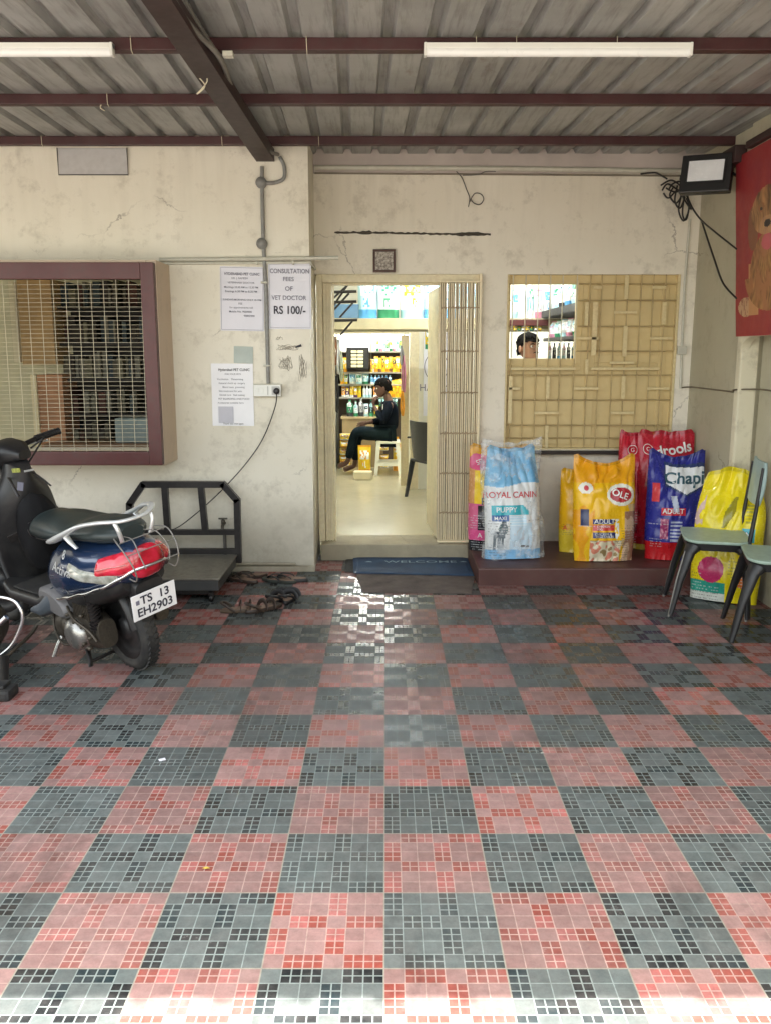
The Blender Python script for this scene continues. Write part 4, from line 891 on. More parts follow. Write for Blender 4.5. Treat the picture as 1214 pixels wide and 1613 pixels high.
g = N('blue_ribbed_mat'); n_ = g.noise(220, 2); g.bump(n_, .8, .004); g.out(g.ramp(g.noise(7, 5), [(.3, (.008, .028, .07)), (.7, (.015, .055, .125))]), .75); M['bluemat'] = g.m
g = N('coir_mat'); g.bump(g.noise(300, 2), 1, .006); g.out(g.ramp(g.noise(8, 6, None, .7), [(.3, (.065, .05, .045)), (.7, (.15, .12, .105))]), .9); M['coir'] = g.m
a, b, c_, d = atz(557, 906, 0), atz(746, 910, 0), atz(735, 881, 0), atz(556, 880, 0)
ctr = Vector(((a.x + b.x) / 2, (a.y + c_.y) / 2, 0)); mt = empty('doormat', ctr, label='dark blue welcome doormat lying against the door step', cat='doormat')
flat_mat('mat_body', None, None, [Vector((q.x, q.y, 0)) - ctr for q in (a, b, c_, d)], .010, M['bluemat'], z0=.012, par=mt)
cy = atz(650, 891, 0).y - ctr.y
INK('mat_ink', (.26, .36, .42), .8)
tv, tf = text2d('WELCOME', .085, bold=.004, sx=1.25); MB().add([(x + .06, y * 1.0 + cy, .0285) for x, y in tv], tf).build('lettering', M['mat_ink'], mt)
mb = MB()
for q in (-.31, .36): mb.add([(q - .03, cy - .006, .0285), (q + .03, cy - .012, .0285), (q + .02, cy + .010, .0285), (q, cy + .02, .0285), (q - .015, cy + .004, .0285)], [[0, 1, 2, 3, 4]])
mb.build('print_mark', M['mat_ink'], mt)
flat_mat('rubber_mat', 'black rubber mat edge sticking out left of the blue doormat', 'mat', [atz(543, 902, 0), atz(600, 904, 0), atz(600, 878, 0), atz(545, 877, 0)], .006, mat('black_rubber', (.018, .017, .016), .7))
flat_mat('foot_rug', 'worn grey-brown rug on the tiles in front of the blue doormat', 'rug', [atz(572, 934, 0), atz(742, 936, 0), atz(748, 903, 0), atz(560, 903, 0)], .006, M['coir'], sub=30, wav=.006)

# ================================================================== sandals
def sandal(px, py, yaw, label, sole, strap, L=.25, thong=False, grp='sandals left below the wall'):
    p = atz(px, py, 0); s = empty('sandal', p, (0, 0, yaw), label=label, cat='sandal', group=grp)
    n = 24; out = []
    for k in range(n):
        a = 2 * math.pi * k / n; x = math.cos(a) * L / 2; y = math.sin(a) * (.043 + .010 * math.cos(a) - .008 * (abs(math.cos(a)) < .4)); out.append((x, y))
    MB().loft([[Vector((x * s_, y * s_, z + .004 * (x > .05))) for x, y in out] for z, s_ in ((.001, .96), (.004, 1), (.016, 1), (.021, .95))]).build('sole', sole, s)
    MB().loft([[Vector((x * .9, y * .85, z)) for x, y in out] for z in (.0212, .0235)]).build('insole', M['tan'], s)
    mb = MB()
    if thong:
        for q in (-1, 1): mb.tube(smooth_pts([(.085, 0, .022), (.05, q * .025, .045), (-.01, q * .043, .035), (-.03, q * .047, .012)], 5), [.008] * 16, 6, flat=.5)
    else:
        for xs, hh in ((.045, .055), (-.01, .06)):
            mb.tube(smooth_pts([(xs, -.05, .012), (xs + .005, -.035, .045), (xs + .01, 0, hh), (xs + .005, .035, .045), (xs, .05, .012)], 5), .014, 8, flat=.22, up=(1, 0, 0))
        mb.tube(smooth_pts([(-.04, -.045, .015), (-.09, -.04, .05), (-.118, 0, .06), (-.09, .04, .05), (-.04, .045, .015)], 5), .008, 6)
    mb.build('strap', strap, s)
sandal(381, 963, R(14), 'tan sandal lying nearest the scooter, lowest on the left', mat('dark_tan_sole', (.10, .065, .04), .6), M['leather'])
sandal(416, 961, R(40), 'dark brown sandal touching the tan one', M['leather'], M['leather'])
sandal(440, 946, R(70), 'black buckled sandal standing left of its mate', M['black'], M['black'], .22)
sandal(457, 945, R(80), 'black buckled sandal farthest right', M['black'], M['black'], .22)
sandal(383, 916, R(150), 'brown thong slipper beside the scale platform', M['leather'], M['leather'], thong=True)
sandal(394, 911, R(205), 'brown thong slipper just behind the other slipper by the wall', M['leather'], M['leather'], thong=True)
sandal(440, 917, R(160), 'olive grey slipper under the pipe stub at the wall foot', mat('olive_sole', (.04, .045, .035), .6), M['black'], thong=True)
sandal(456, 915, R(175), 'grey slipper nearest the door corner', mat('grey_sole', (.05, .05, .052), .6), M['black'], thong=True)
random.seed(11)
lb = tag(MB().box((-.012, -.008, 0), (.012, .008, .003), .001).build('paper_litter', M['paper']), 'tiny white scrap of litter on a dark tile left of centre', 'litter'); lb.location = atz(256, 1197, .001); lb.rotation_euler = (0, 0, .5)
lf = tag(MB().add([(-.012, 0, .001), (0, -.006, .003), (.013, 0, .001), (0, .006, .003), (0, 0, .005)], [[0, 1, 4], [1, 2, 4], [2, 3, 4], [3, 0, 4], [0, 3, 2, 1]]).build('dry_leaf', mat('yellow_leaf', (.55, .38, .05), .6)), 'tiny yellow leaf on a pink tile in the left foreground', 'leaf'); lf.location = atz(325, 1368, .001)
# ================================================================== scooter
g = N('metallic_blue_paint'); n_ = g.noise(3, 4); M['bluepaint'] = g.out(g.mix(g.ramp(n_, [(.5, 0.0), (.75, .35)]), (.010, .030, .085), (.03, .045, .07)), .22, .35, Coat_Weight=.7, Coat_Roughness=.08)
g = N('chrome'); M['chrome'] = g.out((.75, .76, .77), .12, 1.0)
g = N('silver_paint'); M['silver'] = g.out((.66, .68, .67), .30, .5)
g = N('red_lens'); M['redlens'] = g.out(g.ramp(g.noise(9, 3), [(.35, (.16, .003, .010)), (.5, (.45, .006, .022)), (.68, (.62, .02, .06))]), .12, 0.0, Coat_Weight=.8)
g = N('clear_lens'); M['clearlens'] = g.out(g.ramp(g.noise(30, 3), [(.35, (.30, .31, .26)), (.65, (.58, .60, .54))]), .12, .3, Coat_Weight=1.0)
g = N('seat_vinyl'); n_ = g.noise(80, 3); g.bump(n_, .15, .002); M['vinyl'] = g.out(g.ramp(g.noise(4, 4), [(.3, (.012, .018, .018)), (.7, (.028, .042, .042))]), .38)
M['bodyblack'] = mat('matt_black_body', (.014, .014, .015), .42, var=.25, scale=6, dirt=(.035, .033, .03), dirtamt=.6)
M['tyre'] = mat('tyre_rubber', (.018, .018, .018), .75, var=.3, scale=9, dirt=(.06, .055, .045), dirtamt=.7, bump=.3)
M['alu'] = mat('dusty_cast_aluminium', (.46, .45, .42), .30, .8, var=.3, scale=9, dirt=(.09, .075, .055), dirtamt=.7)
M['dirtymetal'] = mat('oily_engine_metal', (.10, .085, .065), .5, .6, var=.4, scale=14, dirt=(.03, .025, .02), dirtamt=.7, bump=.3)
M['plate'] = mat('plate_white', (.80, .80, .80), .4, var=.05)
M['floorgrey'] = mat('blue_grey_plastic', (.10, .12, .14), .5, var=.2)
cp = atz(218, 1050, 0); YAW = R(137)
sc2 = empty('scooter', cp, (R(-10), 0, YAW), label='dark blue scooter with a red tail lamp parked on its stand at the left', cat='scooter')
def sring(x, zl, zh, hw, e=2.6, n=32, yo=0.0, top=1.0):
    o = []
    for k in range(n):
        a = 2 * math.pi * k / n; c, s = math.cos(a), math.sin(a)
        y = math.copysign(abs(c) ** (2 / e), c) * hw; z = math.copysign(abs(s) ** (2 / e), s)
        if z > 0: y *= 1 - (1 - top) * z
        o.append(Vector((x, y + yo, (zl + zh) / 2 + z * (zh - zl) / 2)))
    return o
def interp(tab, x):
    for a, b in zip(tab, tab[1:]):
        if min(a[0], b[0]) <= x <= max(a[0], b[0]):
            t = (x - a[0]) / (b[0] - a[0]); t = t * t * (3 - 2 * t) * .5 + t * .5
            return [lerp(p, q, t) for p, q in zip(a[1:], b[1:])]
    return list(tab[-1][1:])
body = [(.47, .30, .52, .085), (.40, .30, .64, .150), (.28, .315, .70, .190), (.10, .355, .73, .205), (-.10, .415, .75, .200), (-.28, .475, .765, .175), (-.40, .53, .76, .130), (-.47, .575, .74, .075)]
def bodyring(x, grow=0.0, n=40):
    zl, zh, hw = interp(body, x); return sring(x, zl - grow, zh + grow, hw + grow, 2.5, n, top=.80)
def P(mb, name, m, parent=None, **k): return mb.build(name, m, parent or sc2, **k)
xs = [.47 - k * .94 / 36 for k in range(37)]
mb = MB(); mb.loft([bodyring(x) for x in xs]); bd = P(mb, 'body_panel', M['bluepaint'])
# crease and lettering on the flank
mb = MB(); mb.tube([(x, interp(body, x)[2] * .985, lerp(interp(body, x)[0], interp(body, x)[1], .47)) for x in [.36 - k * .03 for k in range(15)]], .0035, 6); P(mb, 'crease', M['bluepaint'], bd)
def flank(tv, tf, x0_, z0_, m, name='lettering'):
    vs = []
    for a, b in tv:
        x = x0_ - a; z = z0_ + b; zl, zh, hw = interp(body, x); s = (z - (zl + zh) / 2) / ((zh - zl) / 2)
        y = hw * (max(0, 1 - abs(s) ** 2.5)) ** (1 / 2.5) * (1 - .2 * max(0, s)); vs.append((x, y + .0025, z))
    return P(MB().add(vs, tf), name, m, bd)
tv, tf = text2d('Activa', .066, bold=.010, sx=1.2, font_shear=.35); flank(tv, tf, .13, .555, M['silver']); tv, tf = text2d('i', .05, bold=.01); flank(tv, tf, .14, .445, M['silver'])
tv, tf = text2d('8', .055, bold=.008); flank(tv, tf, .10, .625, M['silver'])
# chrome strip along the lower edge of the body, both sides round the tail
pts = []
for k in range(22):
    x = .40 - k * .87 / 21; zl, zh, hw = interp(body, x); pts.append(Vector((x, hw * .90 + .008, zl + .055)))
pts2 = [Vector((p.x, -p.y, p.z)) for p in pts[::-1]]
mb = MB(); mb.tube(smooth_pts(pts + [Vector((-.49, .03, .635)), Vector((-.49, -.03, .635))] + pts2, 2), .0095, 8); P(mb, 'chrome_strip', M['chrome'])
# lower black under-cover and rear mudguard with plate
mb = MB(); mb.loft([sring(x, interp(body, x)[0] - .05, interp(body, x)[0] + .09, interp(body, x)[2] * .80, 2.4) for x in [.42 - k * .05 for k in range(17)]]); P(mb, 'under_cover', M['bodyblack'])
mb = MB(); rings = []
for k in range(12):
    a = R(lerp(60, 172, k / 11)); r = .262; c_ = Vector((math.cos(a) * r, 0, .215 + math.sin(a) * r)); nn = Vector((math.cos(a), 0, math.sin(a))); hw = .062
    rings.append([c_ + nn * t * .5 + Vector((0, y, 0)) for y, t in ((-hw, -.05), (-hw, 0), (-hw * .5, .022), (hw * .5, .022), (hw, 0), (hw, -.05), (hw * .9, -.05), (hw * .5, .01), (-hw * .5, .01), (-hw * .9, -.05))])
mb.loft(rings); P(mb, 'rear_mudguard', M['bodyblack'])
mb = MB(); mb.loft([sring(-.33, .40, .56, .07, 4), sring(-.40, .40, .55, .075, 4), sring(-.425, .41, .53, .07, 4)]); P(mb, 'plate_bracket', M['bodyblack'])
Mp = Matrix.Translation((-.425, .0, .44)) @ Matrix.Rotation(R(-8), 4, 'Y')
np_ = empty('number_plate'); np_.parent = sc2; np_.matrix_local = Mp
# plate local: y to the left of the vehicle, z up, facing -x
MB().box((-.004, -.112, -.062), (.0, .112, .062), .003).build('plate_panel', M['plate'], np_)
for s, y, z, sz_ in (('TS  13', -.005, .027, .056), ('EH2903', .0, -.028, .056)):
    tv, tf = text2d(s, sz_, bold=.022, sx=1.02); MB().add([(-.0062, y - a, z + b) for a, b in tv], tf).build('lettering', M['ink'], np_)
MB().box((-.0062, .075, .014), (-.0045, .092, .034)).build('emblem', M['inkgrey'], np_)
# red tail lamp wrapping the tail, clear indicator wedges in front of it
def patch(x0_, x1_, s0, s1, grow, m, name, wedge=0.0, side=None, n=16, mm=14):
    mb = MB(); sides = (1, -1) if side is None else (side,)
    for q in sides:
        vs = []; fs = []
        for i in range(n + 1):
            x = lerp(x0_, x1_, i / n); zl, zh, hw = interp(body, x)
            for j in range(mm + 1):
                t = j / mm; lo = lerp(s0[0], s0[1], i / n); hi = lerp(s1[0], s1[1], i / n); s = lerp(lo, hi, t)
                gg = grow * (1 - (2 * t - 1) ** 8) * (1 - (2 * i / n - 1) ** 10) - .003
                y = (hw + gg) * (max(0, 1 - abs(s) ** 2.5)) ** .4 * (1 - .2 * max(0, s)); vs.append((x - gg * .3, q * (y + gg * .2), (zl + zh) / 2 + s * (zh - zl) / 2))
        for i in range(n):
            for j in range(mm): a = i * (mm + 1) + j; fs.append([a, a + 1, a + mm + 2, a + mm + 1])
        mb.add(vs, fs, True)
    return P(mb, name, m)
patch(-.26, -.465, (-.10, -.48), (.50, .84), .012, M['redlens'], 'tail_lamp')
mb = MB(); mb.loft([bodyring(x, .006) for x in (-.455, -.472)] + [sring(-.482, .60, .72, .05, n=40)]); P(mb, 'tail_lamp', M['redlens'])
mb = MB(); mb.tube([(x, interp(body, x)[2] * .985 + .010, lerp(interp(body, x)[0], interp(body, x)[1], .58) + .0) for x in [-.29 - k * .02 for k in range(9)]], .003, 6); P(mb, 'lamp_rib', mat('pale_lens_rib', (.62, .25, .25), .3))
for q in (1, -1): patch(.03, -.40, (.10, -.70), (.46, -.14), .011, M['clearlens'], 'indicator', side=q)
# seat
seat = [(.60, .66, .76, .085), (.54, .64, .805, .125), (.36, .66, .825, .145), (.12, .71, .82, .148), (-.02, .725, .845, .140), (-.20, .735, .865, .130), (-.31, .745, .860, .105), (-.36, .755, .84, .060)]
mb = MB(); mb.loft([(lambda t: sring(x, t[0], t[1], t[2], 2.3, top=.86))(interp(seat, x)) for x in [.60 - k * .96 / 30 for k in range(31)]]); P(mb, 'seat', M['vinyl'])
mb = MB(); mb.tube([(x, interp(seat, x)[2] * 1.0, interp(seat, x)[0] + .045) for x in [.46 - k * .05 for k in range(16)]], .003, 5); P(mb, 'seat_seam', M['bodyblack'])
# silver grab rail
mb = MB(); gp = smooth_pts([(.20, .168, .735), (.10, .182, .765), (-.03, .180, .815), (-.18, .165, .875), (-.33, .135, .905), (-.42, .07, .90), (-.435, 0, .897), (-.42, -.07, .90), (-.33, -.135, .905), (-.18, -.165, .875), (-.03, -.18, .815), (.10, -.182, .765), (.20, -.168, .735)], 5)
nn = len(gp); rr_ = [.017 + .016 * math.exp(-((k / nn - .10) / .12) ** 2) + .016 * math.exp(-((k / nn - .90) / .12) ** 2) for k in range(nn)]; rr_[0] = rr_[-1] = .008
mb.tube(gp, rr_, 10, flat=.62, up=(0, 0, 1))
for q in (1, -1): mb.tube(smooth_pts([(-.03, q * .178, .81), (-.07, q * .175, .77), (-.10, q * .165, .735)], 5), [.018, .017, .016, .015, .014, .013, .012, .011, .010, .010, .010], 8, flat=.6)
for q in (1, -1): mb.tube(smooth_pts([(-.40, q * .09, .90), (-.42, q * .085, .85), (-.40, q * .07, .78)], 5), .010, 8)
P(mb, 'grab_rail', M['silver'])
# thin rear guard rods
mb = MB()
for q in (1, -1):
    mb.tube(smooth_pts([(-.36, q * .09, .80), (-.46, q * .12, .80), (-.53, q * .12, .74), (-.56, q * .11, .66), (-.53, q * .10, .59), (-.46, q * .10, .59)], 5), .0035, 6)
    mb.tube(smooth_pts([(-.38, q * .05, .80), (-.49, q * .06, .80), (-.555, q * .07, .72), (-.565, q * .06, .65)], 5), .003, 6)
for (x, z) in ((-.53, .74), (-.56, .66), (-.47, .80)): mb.tube([(x, -.115, z), (x, .115, z)], .003, 6)
P(mb, 'rear_guard', M['steel2'])
# rear wheel
def wheel(x, r=.212, wd=.048):
    w_ = empty('wheel', (x, 0, r)); w_.parent = sc2; A = Matrix.Rotation(R(90), 4, 'X')
    prof = [(r - .062, -wd * .7)] + [(r - .055 + .055 * math.cos(a), wd * math.sin(a)) for a in [R(-75 + 150 * k / 12) for k in range(13)]] + [(r - .062, wd * .7)]
    mb = MB(); mb.lathe(prof + [(r - .07, 0), (r - .062, -wd * .7)], 48, A, cap=False); t = mb.build('tyre', M['tyre'], w_)
    mb = MB()
    for k in range(44):
        a = 2 * math.pi * k / 44
        for q in (-1, 1):
            Mx = A @ Matrix.Rotation(a, 4, 'Z') @ Matrix.Translation((r - .0015, 0, q * .016)) @ Matrix.Rotation(R(q * 35), 4, 'X'); mb.box((-.003, -.008, -.013), (.003, .008, .013), 0, Mx)
    mb.build('tread', M['tyre'], w_)
    mb = MB(); mb.lathe([(0, -.03), (.05, -.03), (.055, -.012), (.12, -.012), (.15, -.034), (.152, .034), (.12, .012), (.055, .012), (.05, .03), (0, .03)], 32, A); mb.build('rim', M['bodyblack'], w_)
    return w_
wheel(0.0); wheel(1.235)
# engine, belt cover, air box, stand
A = Matrix.Rotation(R(-90), 4, 'X')
mb = MB(); mb.loft([sring(x, zl, zh, hw, 3, yo=.10) for x, zl, zh, hw in ((.50, .20, .30, .03), (.44, .15, .33, .05), (.32, .13, .34, .062), (.18, .14, .33, .062), (.04, .13, .32, .058), (-.06, .15, .29, .045))]); P(mb, 'engine_case', M['dirtymetal'])
def cover(x, z, r, y0_, y1_, name, m, sx_=1.0, tilt=0):
    mb = MB(); Mx = Matrix.Translation((x, 0, z)) @ Matrix.Rotation(tilt, 4, 'Y') @ Matrix.Diagonal((sx_, 1, 1, 1)) @ A
    mb.lathe([(0, y0_), (r, y0_), (r * 1.02, lerp(y0_, y1_, .5)), (r * .93, lerp(y0_, y1_, .82)), (r * .6, y1_), (r * .35, y1_ + .003), (0, y1_ + .001)], 28, Mx); return P(mb, name, m)
cover(.33, .205, .072, .10, .185, 'fan_cover', M['dirtymetal']); cover(.17, .20, .082, .10, .205, 'belt_cover', M['alu'], 1.25)
mb = MB(); mb.loft([[Vector((x, y, z)) for x, z in [(.34 + .10 * c * 1.45 + .0, .335 + .062 * s + .028 * c) for c, s in [(math.cos(2 * math.pi * k / 20), math.sin(2 * math.pi * k / 20)) for k in range(20)]]] for y in (.10, .175)] + [[Vector((x, .19, z)) for x, z in [(.34 + .085 * c * 1.45, .335 + .048 * s + .024 * c) for c, s in [(math.cos(2 * math.pi * k / 20), math.sin(2 * math.pi * k / 20)) for k in range(20)]]]]); P(mb, 'air_box', M['floorgrey2'] if 'floorgrey2' in M else M.setdefault('floorgrey2', mat('grey_air_box', (.17, .165, .165), .5, var=.2)))
random.seed(4); mb = MB()
for k in range(16):
    x, z = random.uniform(-.04, .25), random.uniform(.14, .34); Mx = Matrix.Translation((x, .165, z)) @ A; mb.lathe([(0, 0), (.009, 0), (.009, .022), (0, .024)], 8, Mx)
for k in range(9): mb.box((-.03 + k * .02, .13, .30), (-.02 + k * .02, .165, .37))
mb.tube(smooth_pts([(.20, .17, .34), (.10, .19, .30), (.0, .17, .25), (-.05, .16, .20)], 6), .007, 6); mb.tube(smooth_pts([(.45, .13, .30), (.40, .18, .20), (.30, .20, .14), (.16, .19, .16)], 6), .006, 6); P(mb, 'engine_fins', M['dirtymetal'])
mb = MB(); mb.tube([(-.02, .13, .235), (-.03, .14, .45)], [.024, .024], 10); [mb.tube([(-.02 - .002 * k, .13, .26 + .018 * k), (-.021 - .002 * k, .132, .267 + .018 * k)], .034, 10) for k in range(9)]; P(mb, 'shock_absorber', M['blacksteel'])
mb = MB(); mb.tube(smooth_pts([(.40, .10, .18), (.42, .17, .10), (.44, .22, .015), (.50, .24, .012)], 5), .010, 8); P(mb, 'side_stand', M['steel'])
mb = MB()
for q in (1, -1): mb.tube(smooth_pts([(.30, q * .09, .17), (.16, q * .14, .04), (.12, q * .17, .012)], 5), .012, 8)
mb.tube([(.16, -.14, .04), (.16, .14, .04)], .009, 8); P(mb, 'centre_stand', M['blacksteel'])
mb = MB(); mb.tube([(.30, -.13, .20), (.05, -.14, .22), (-.16, -.15, .24)], [.03, .04, .038], 14); P(mb, 'exhaust', M['dirtymetal'])
# footboard, leg shield, bag hook clutter, column, handlebar
mb = MB(); mb.loft([sring(x, zl, zh, hw, 5) for x, zl, zh, hw in ((.40, .29, .40, .19), (.48, .27, .345, .20), (.80, .26, .325, .20), (.88, .27, .36, .19))]); P(mb, 'footboard', M['bodyblack'])
mb = MB(); mb.loft([sring(x, zl, zh, .175, 4) for x, zl, zh in ((.50, .335, .352), (.80, .322, .336))]); P(mb, 'foot_rubber', M['tyre'])
mb = MB(); mb.loft([sring(x, zl, zh, hw, 4) for x, zl, zh, hw in ((.55, .245, .285, .215), (.46, .235, .33, .215), (.36, .26, .42, .19))]); P(mb, 'side_sill', M['floorgrey'])
mb = MB(); rings = []
for k in range(17):
    t = k / 16; z = lerp(.30, .96, t); x = .86 - .10 * t; hw = .145 + .04 * math.sin(math.pi * min(1, t * 1.25)) - .09 * sstep(.7, 1, t); th = .035 + .05 * t
    rings.append([Vector((x + dx * th + .05 * (dy ** 2), dy * hw, z)) for dx, dy in [(-1 * math.cos(a), math.sin(a)) for a in [math.pi * j / 7 - math.pi / 2 for j in range(8)]] + [(1.2 * math.cos(a), -math.sin(a)) for a in [math.pi * j / 7 - math.pi / 2 for j in range(8)]]])
mb.loft(rings); P(mb, 'leg_shield', M['bodyblack'])
mb = MB(); mb.loft([sring(x, zl, zh, hw, 2.6) for x, zl, zh, hw in ((.92, .30, .70, .10), (1.02, .36, .84, .13), (1.10, .46, .78, .11), (1.16, .52, .68, .06))]); P(mb, 'front_apron', M['bluepaint'])
mb = MB(); mb.loft([sring(x, zl, zh, hw, 2.5) for x, zl, zh, hw in ((1.02, .40, .46, .05), (1.12, .40, .475, .062), (1.235, .41, .49, .066), (1.36, .36, .46, .06), (1.44, .28, .36, .045))]); P(mb, 'front_mudguard', M['bluepaint'])
for q in (1, -1): mb = MB(); mb.tube([(1.235, q * .075, .21), (1.14, q * .07, .42), (1.04, q * .05, .62)], .018, 10); P(mb, 'fork', M['bodyblack'])
mb = MB(); mb.loft([sring(x, zl, zh, hw, 3) for x, zl, zh, hw in ((.76, .965, 1.01, .04), (.82, .94, 1.05, .085), (.90, .92, 1.065, .10), (1.0, .90, 1.04, .09), (1.05, .93, 1.0, .05))]); P(mb, 'handlebar_cowl', M['bodyblack'])
mb = MB(); mb.tube([(.98, 0, .55), (.90, 0, .95)], .045, 14); P(mb, 'steering_column', M['bodyblack'])
for q in (1, -1):
    mb = MB(); mb.tube([(.88, q * .10, 1.0), (.84, q * .22, 1.015)], .014, 8); hb = P(mb, 'handlebar', M['blacksteel'])
    mb = MB(); mb.tube([(.845, q * .205, 1.014), (.84, q * .215, 1.015), (.79, q * .335, 1.02), (.787, q * .342, 1.02)], [.020, .018, .0175, .021], 12)
    for k in range(9): mb.tube([(lerp(.84, .79, k / 9), q * lerp(.225, .33, k / 9), lerp(1.015, 1.02, k / 9)), (lerp(.84, .79, (k + .3) / 9), q * lerp(.225, .33, (k + .3) / 9), lerp(1.015, 1.02, (k + .3) / 9))], .0195, 12)
    P(mb, 'grip', M['black'])
    mb = MB(); mb.tube(smooth_pts([(.90, q * .15, .995), (.90, q * .22, .985), (.87, q * .32, .975), (.865, q * .335, .975)], 4), [.007] * 12 + [.010], 8, flat=.6); P(mb, 'brake_lever', M['silver'])
mb = MB(); mb.lathe([(0, 0), (.026, 0), (.026, .006), (.02, .009), (0, .009)], 18, Matrix.Translation((.765, .03, .84)) @ Matrix.Rotation(R(-85), 4, 'Y')); P(mb, 'ignition_lock', M['silver'])
mb = MB(); mb.loft([sring(.753, .885, .925, .05, 6), sring(.748, .887, .923, .048, 6)]); P(mb, 'dash_sticker', mat('faded_sticker', (.25, .26, .16), .4, var=.4, scale=60))
# squat tail and low seat : the rear body is short behind the axle
for ch in sc2.children:
    if ch.type == 'MESH':
        for v in ch.data.vertices:
            x, z = v.co.x, v.co.z
            f = lerp(.80, 1.0, sstep(.50, .80, x))
            if z > .42: v.co.z = .42 + (z - .42) * f
            if x < .30: v.co.x = .30 + (x - .30) * .80
np_.matrix_local = Matrix.Translation((-.290, 0, .41)) @ Matrix.Rotation(R(-8), 4, 'Y')
# steering turned to the left on its stand
def steer(names, ang, ox):
    T = Matrix.Translation((ox, 0, 0)) @ Matrix.Rotation(R(ang), 4, 'Z') @ Matrix.Translation((-ox, 0, 0))
    for ch in sc2.children:
        if ch.name.split('.')[0] in names: ch.matrix_local = T @ ch.matrix_local
steer(('handlebar', 'grip', 'brake_lever'), 32, .90); steer(('handlebar_cowl',), 18, .90); steer(('front_mudguard', 'fork'), 26, 1.05)
for ch in sc2.children:
    if ch.name.startswith('wheel') and ch.location.x > 1: T = Matrix.Translation((1.05, 0, 0)) @ Matrix.Rotation(R(26), 4, 'Z') @ Matrix.Translation((-1.05, 0, 0)); ch.matrix_local = T @ Matrix.Translation(ch.location)
# rolled dark bag hanging from the hook, filling the gap before the seat
bgm = MB(); rings = []
for k in range(19):
    t = k / 18; z = lerp(.42, .86, t); s = math.sin(math.pi * min(1, t * 1.05 + .08)) ** .4
    rings.append([Vector((.66 + math.cos(a) * .075 * s * (1 + .15 * noise.noise(Vector((math.cos(a) * 2, math.sin(a) * 2, t * 4)))), .02 + math.sin(a) * .115 * s * (1 + .12 * noise.noise(Vector((math.cos(a) * 3, math.sin(a) * 3, t * 5)))), z)) for a in [2 * math.pi * j / 30 for j in range(30)]])
bgm.loft(rings); mb = bgm
Ms = Matrix.Translation(cp) @ Euler((R(-10), 0, YAW)).to_matrix().to_4x4()
bag = empty('hanging_bag', cp, (R(-10), 0, YAW), label='black shoulder bag hanging in front of the blue scooter seat', cat='bag'); mb.build('bag_body', mat('black_fabric', (.012, .012, .013), .7, var=.4, bump=.3), bag)
mb = MB(); mb.tube(smooth_pts([(.62, .10, .82), (.70, .09, .90), (.78, .05, .88), (.72, -.03, .90), (.64, -.08, .82)], 5), .008, 6, flat=.4); mb.tube(smooth_pts([(.565, .12, .66), (.556, .11, .62), (.556, .06, .60), (.556, .04, .64), (.56, .05, .69), (.565, .11, .69)], 4), .003, 5); mb.build('strap', M['blacksteel'], bag)
# ------------------------------------------------------------------ neighbouring motorcycle, only its guard, wheel edge and stand show
c0 = atz(-30, 1098, 0); mo = empty('motorcycle', c0, (0, 0, R(100)), label='black motorcycle cut off by the left edge, showing its guard rail', cat='motorcycle')
def Q(mb, name, m): loc = c0; Mi = (Matrix.Translation(c0) @ Matrix.Rotation(R(100), 4, 'Z')).inverted(); mb.v = [tuple(Mi @ Vector(v)) for v in mb.v]; return mb.build(name, m, mo)
Ym = 3.72
mb = MB(); mb.tube(smooth_pts([at(-60, 935, Ym), at(10, 942, Ym), at(30, 955, Ym), at(36, 975, Ym), at(28, 1000, Ym), at(14, 1022, Ym), at(-20, 1045, Ym)], 6), .009, 8); Q(mb, 'crash_guard', M['chrome'])
mb = MB(); mb.tube(smooth_pts([at(58, 985, Ym + .25), at(48, 1000, Ym + .2), at(20, 1026, Ym + .05), at(-10, 1050, Ym)], 6), .009, 8); Q(mb, 'gear_lever', M['dirtymetal'])
mb = MB(); mb.tube([at(-14, 995, Ym - .05), at(11, 972, Ym - .05)], [.010, .013], 8); Q(mb, 'kick_lever', M['chrome'])
mb = MB(); mb.tube([at(-6, 1035, Ym - .05), at(-4, 1080, Ym - .1)], [.055, .05], 14); Q(mb, 'stand_leg', M['bodyblack'])
q = atz(-6, 1098, 0); mb = MB(); mb.box((q.x - .13, q.y - .06, .0), (q.x + .085, q.y + .05, .05), .015); mb.box((q.x - .1, q.y - .04, .05), (q.x + .055, q.y + .04, .066), .006); Q(mb, 'foot_block', M['tyre'])
mb = MB(); q = at(-40, 990, Ym + .1); mb.lathe([(0, -.1), (.12, -.1), (.14, 0), (.12, .1), (0, .1)], 24, Matrix.Translation(q) @ Matrix.Rotation(R(90), 4, 'X')); mb.box((q.x - .3, q.y - .1, q.z - .2), (q.x + .06, q.y + .12, q.z + .1), .04); Q(mb, 'engine_case', M['dirtymetal'])
mb = MB(); qz = at(-150, 1000, 3.9); mb.lathe([(.20, -.045), (.26, -.05), (.30, 0), (.26, .05), (.20, .045), (.2, -.045)], 40, Matrix.Translation((qz.x, 3.55, .30)) @ Matrix.Rotation(R(100), 4, 'X'), cap=False); Q(mb, 'tyre', M['tyre'])
mb = MB(); mb.box((qz.x - .2, 3.5, .6), (qz.x + .05, 4.4, .82), .06); Q(mb, 'fuel_tank', M['bodyblack'])
mb = MB(); mb.tube([(qz.x, 3.55, .3), (qz.x + .05, 3.75, .62), (qz.x, 4.2, .35)], .03, 8); Q(mb, 'frame', M['bodyblack'])
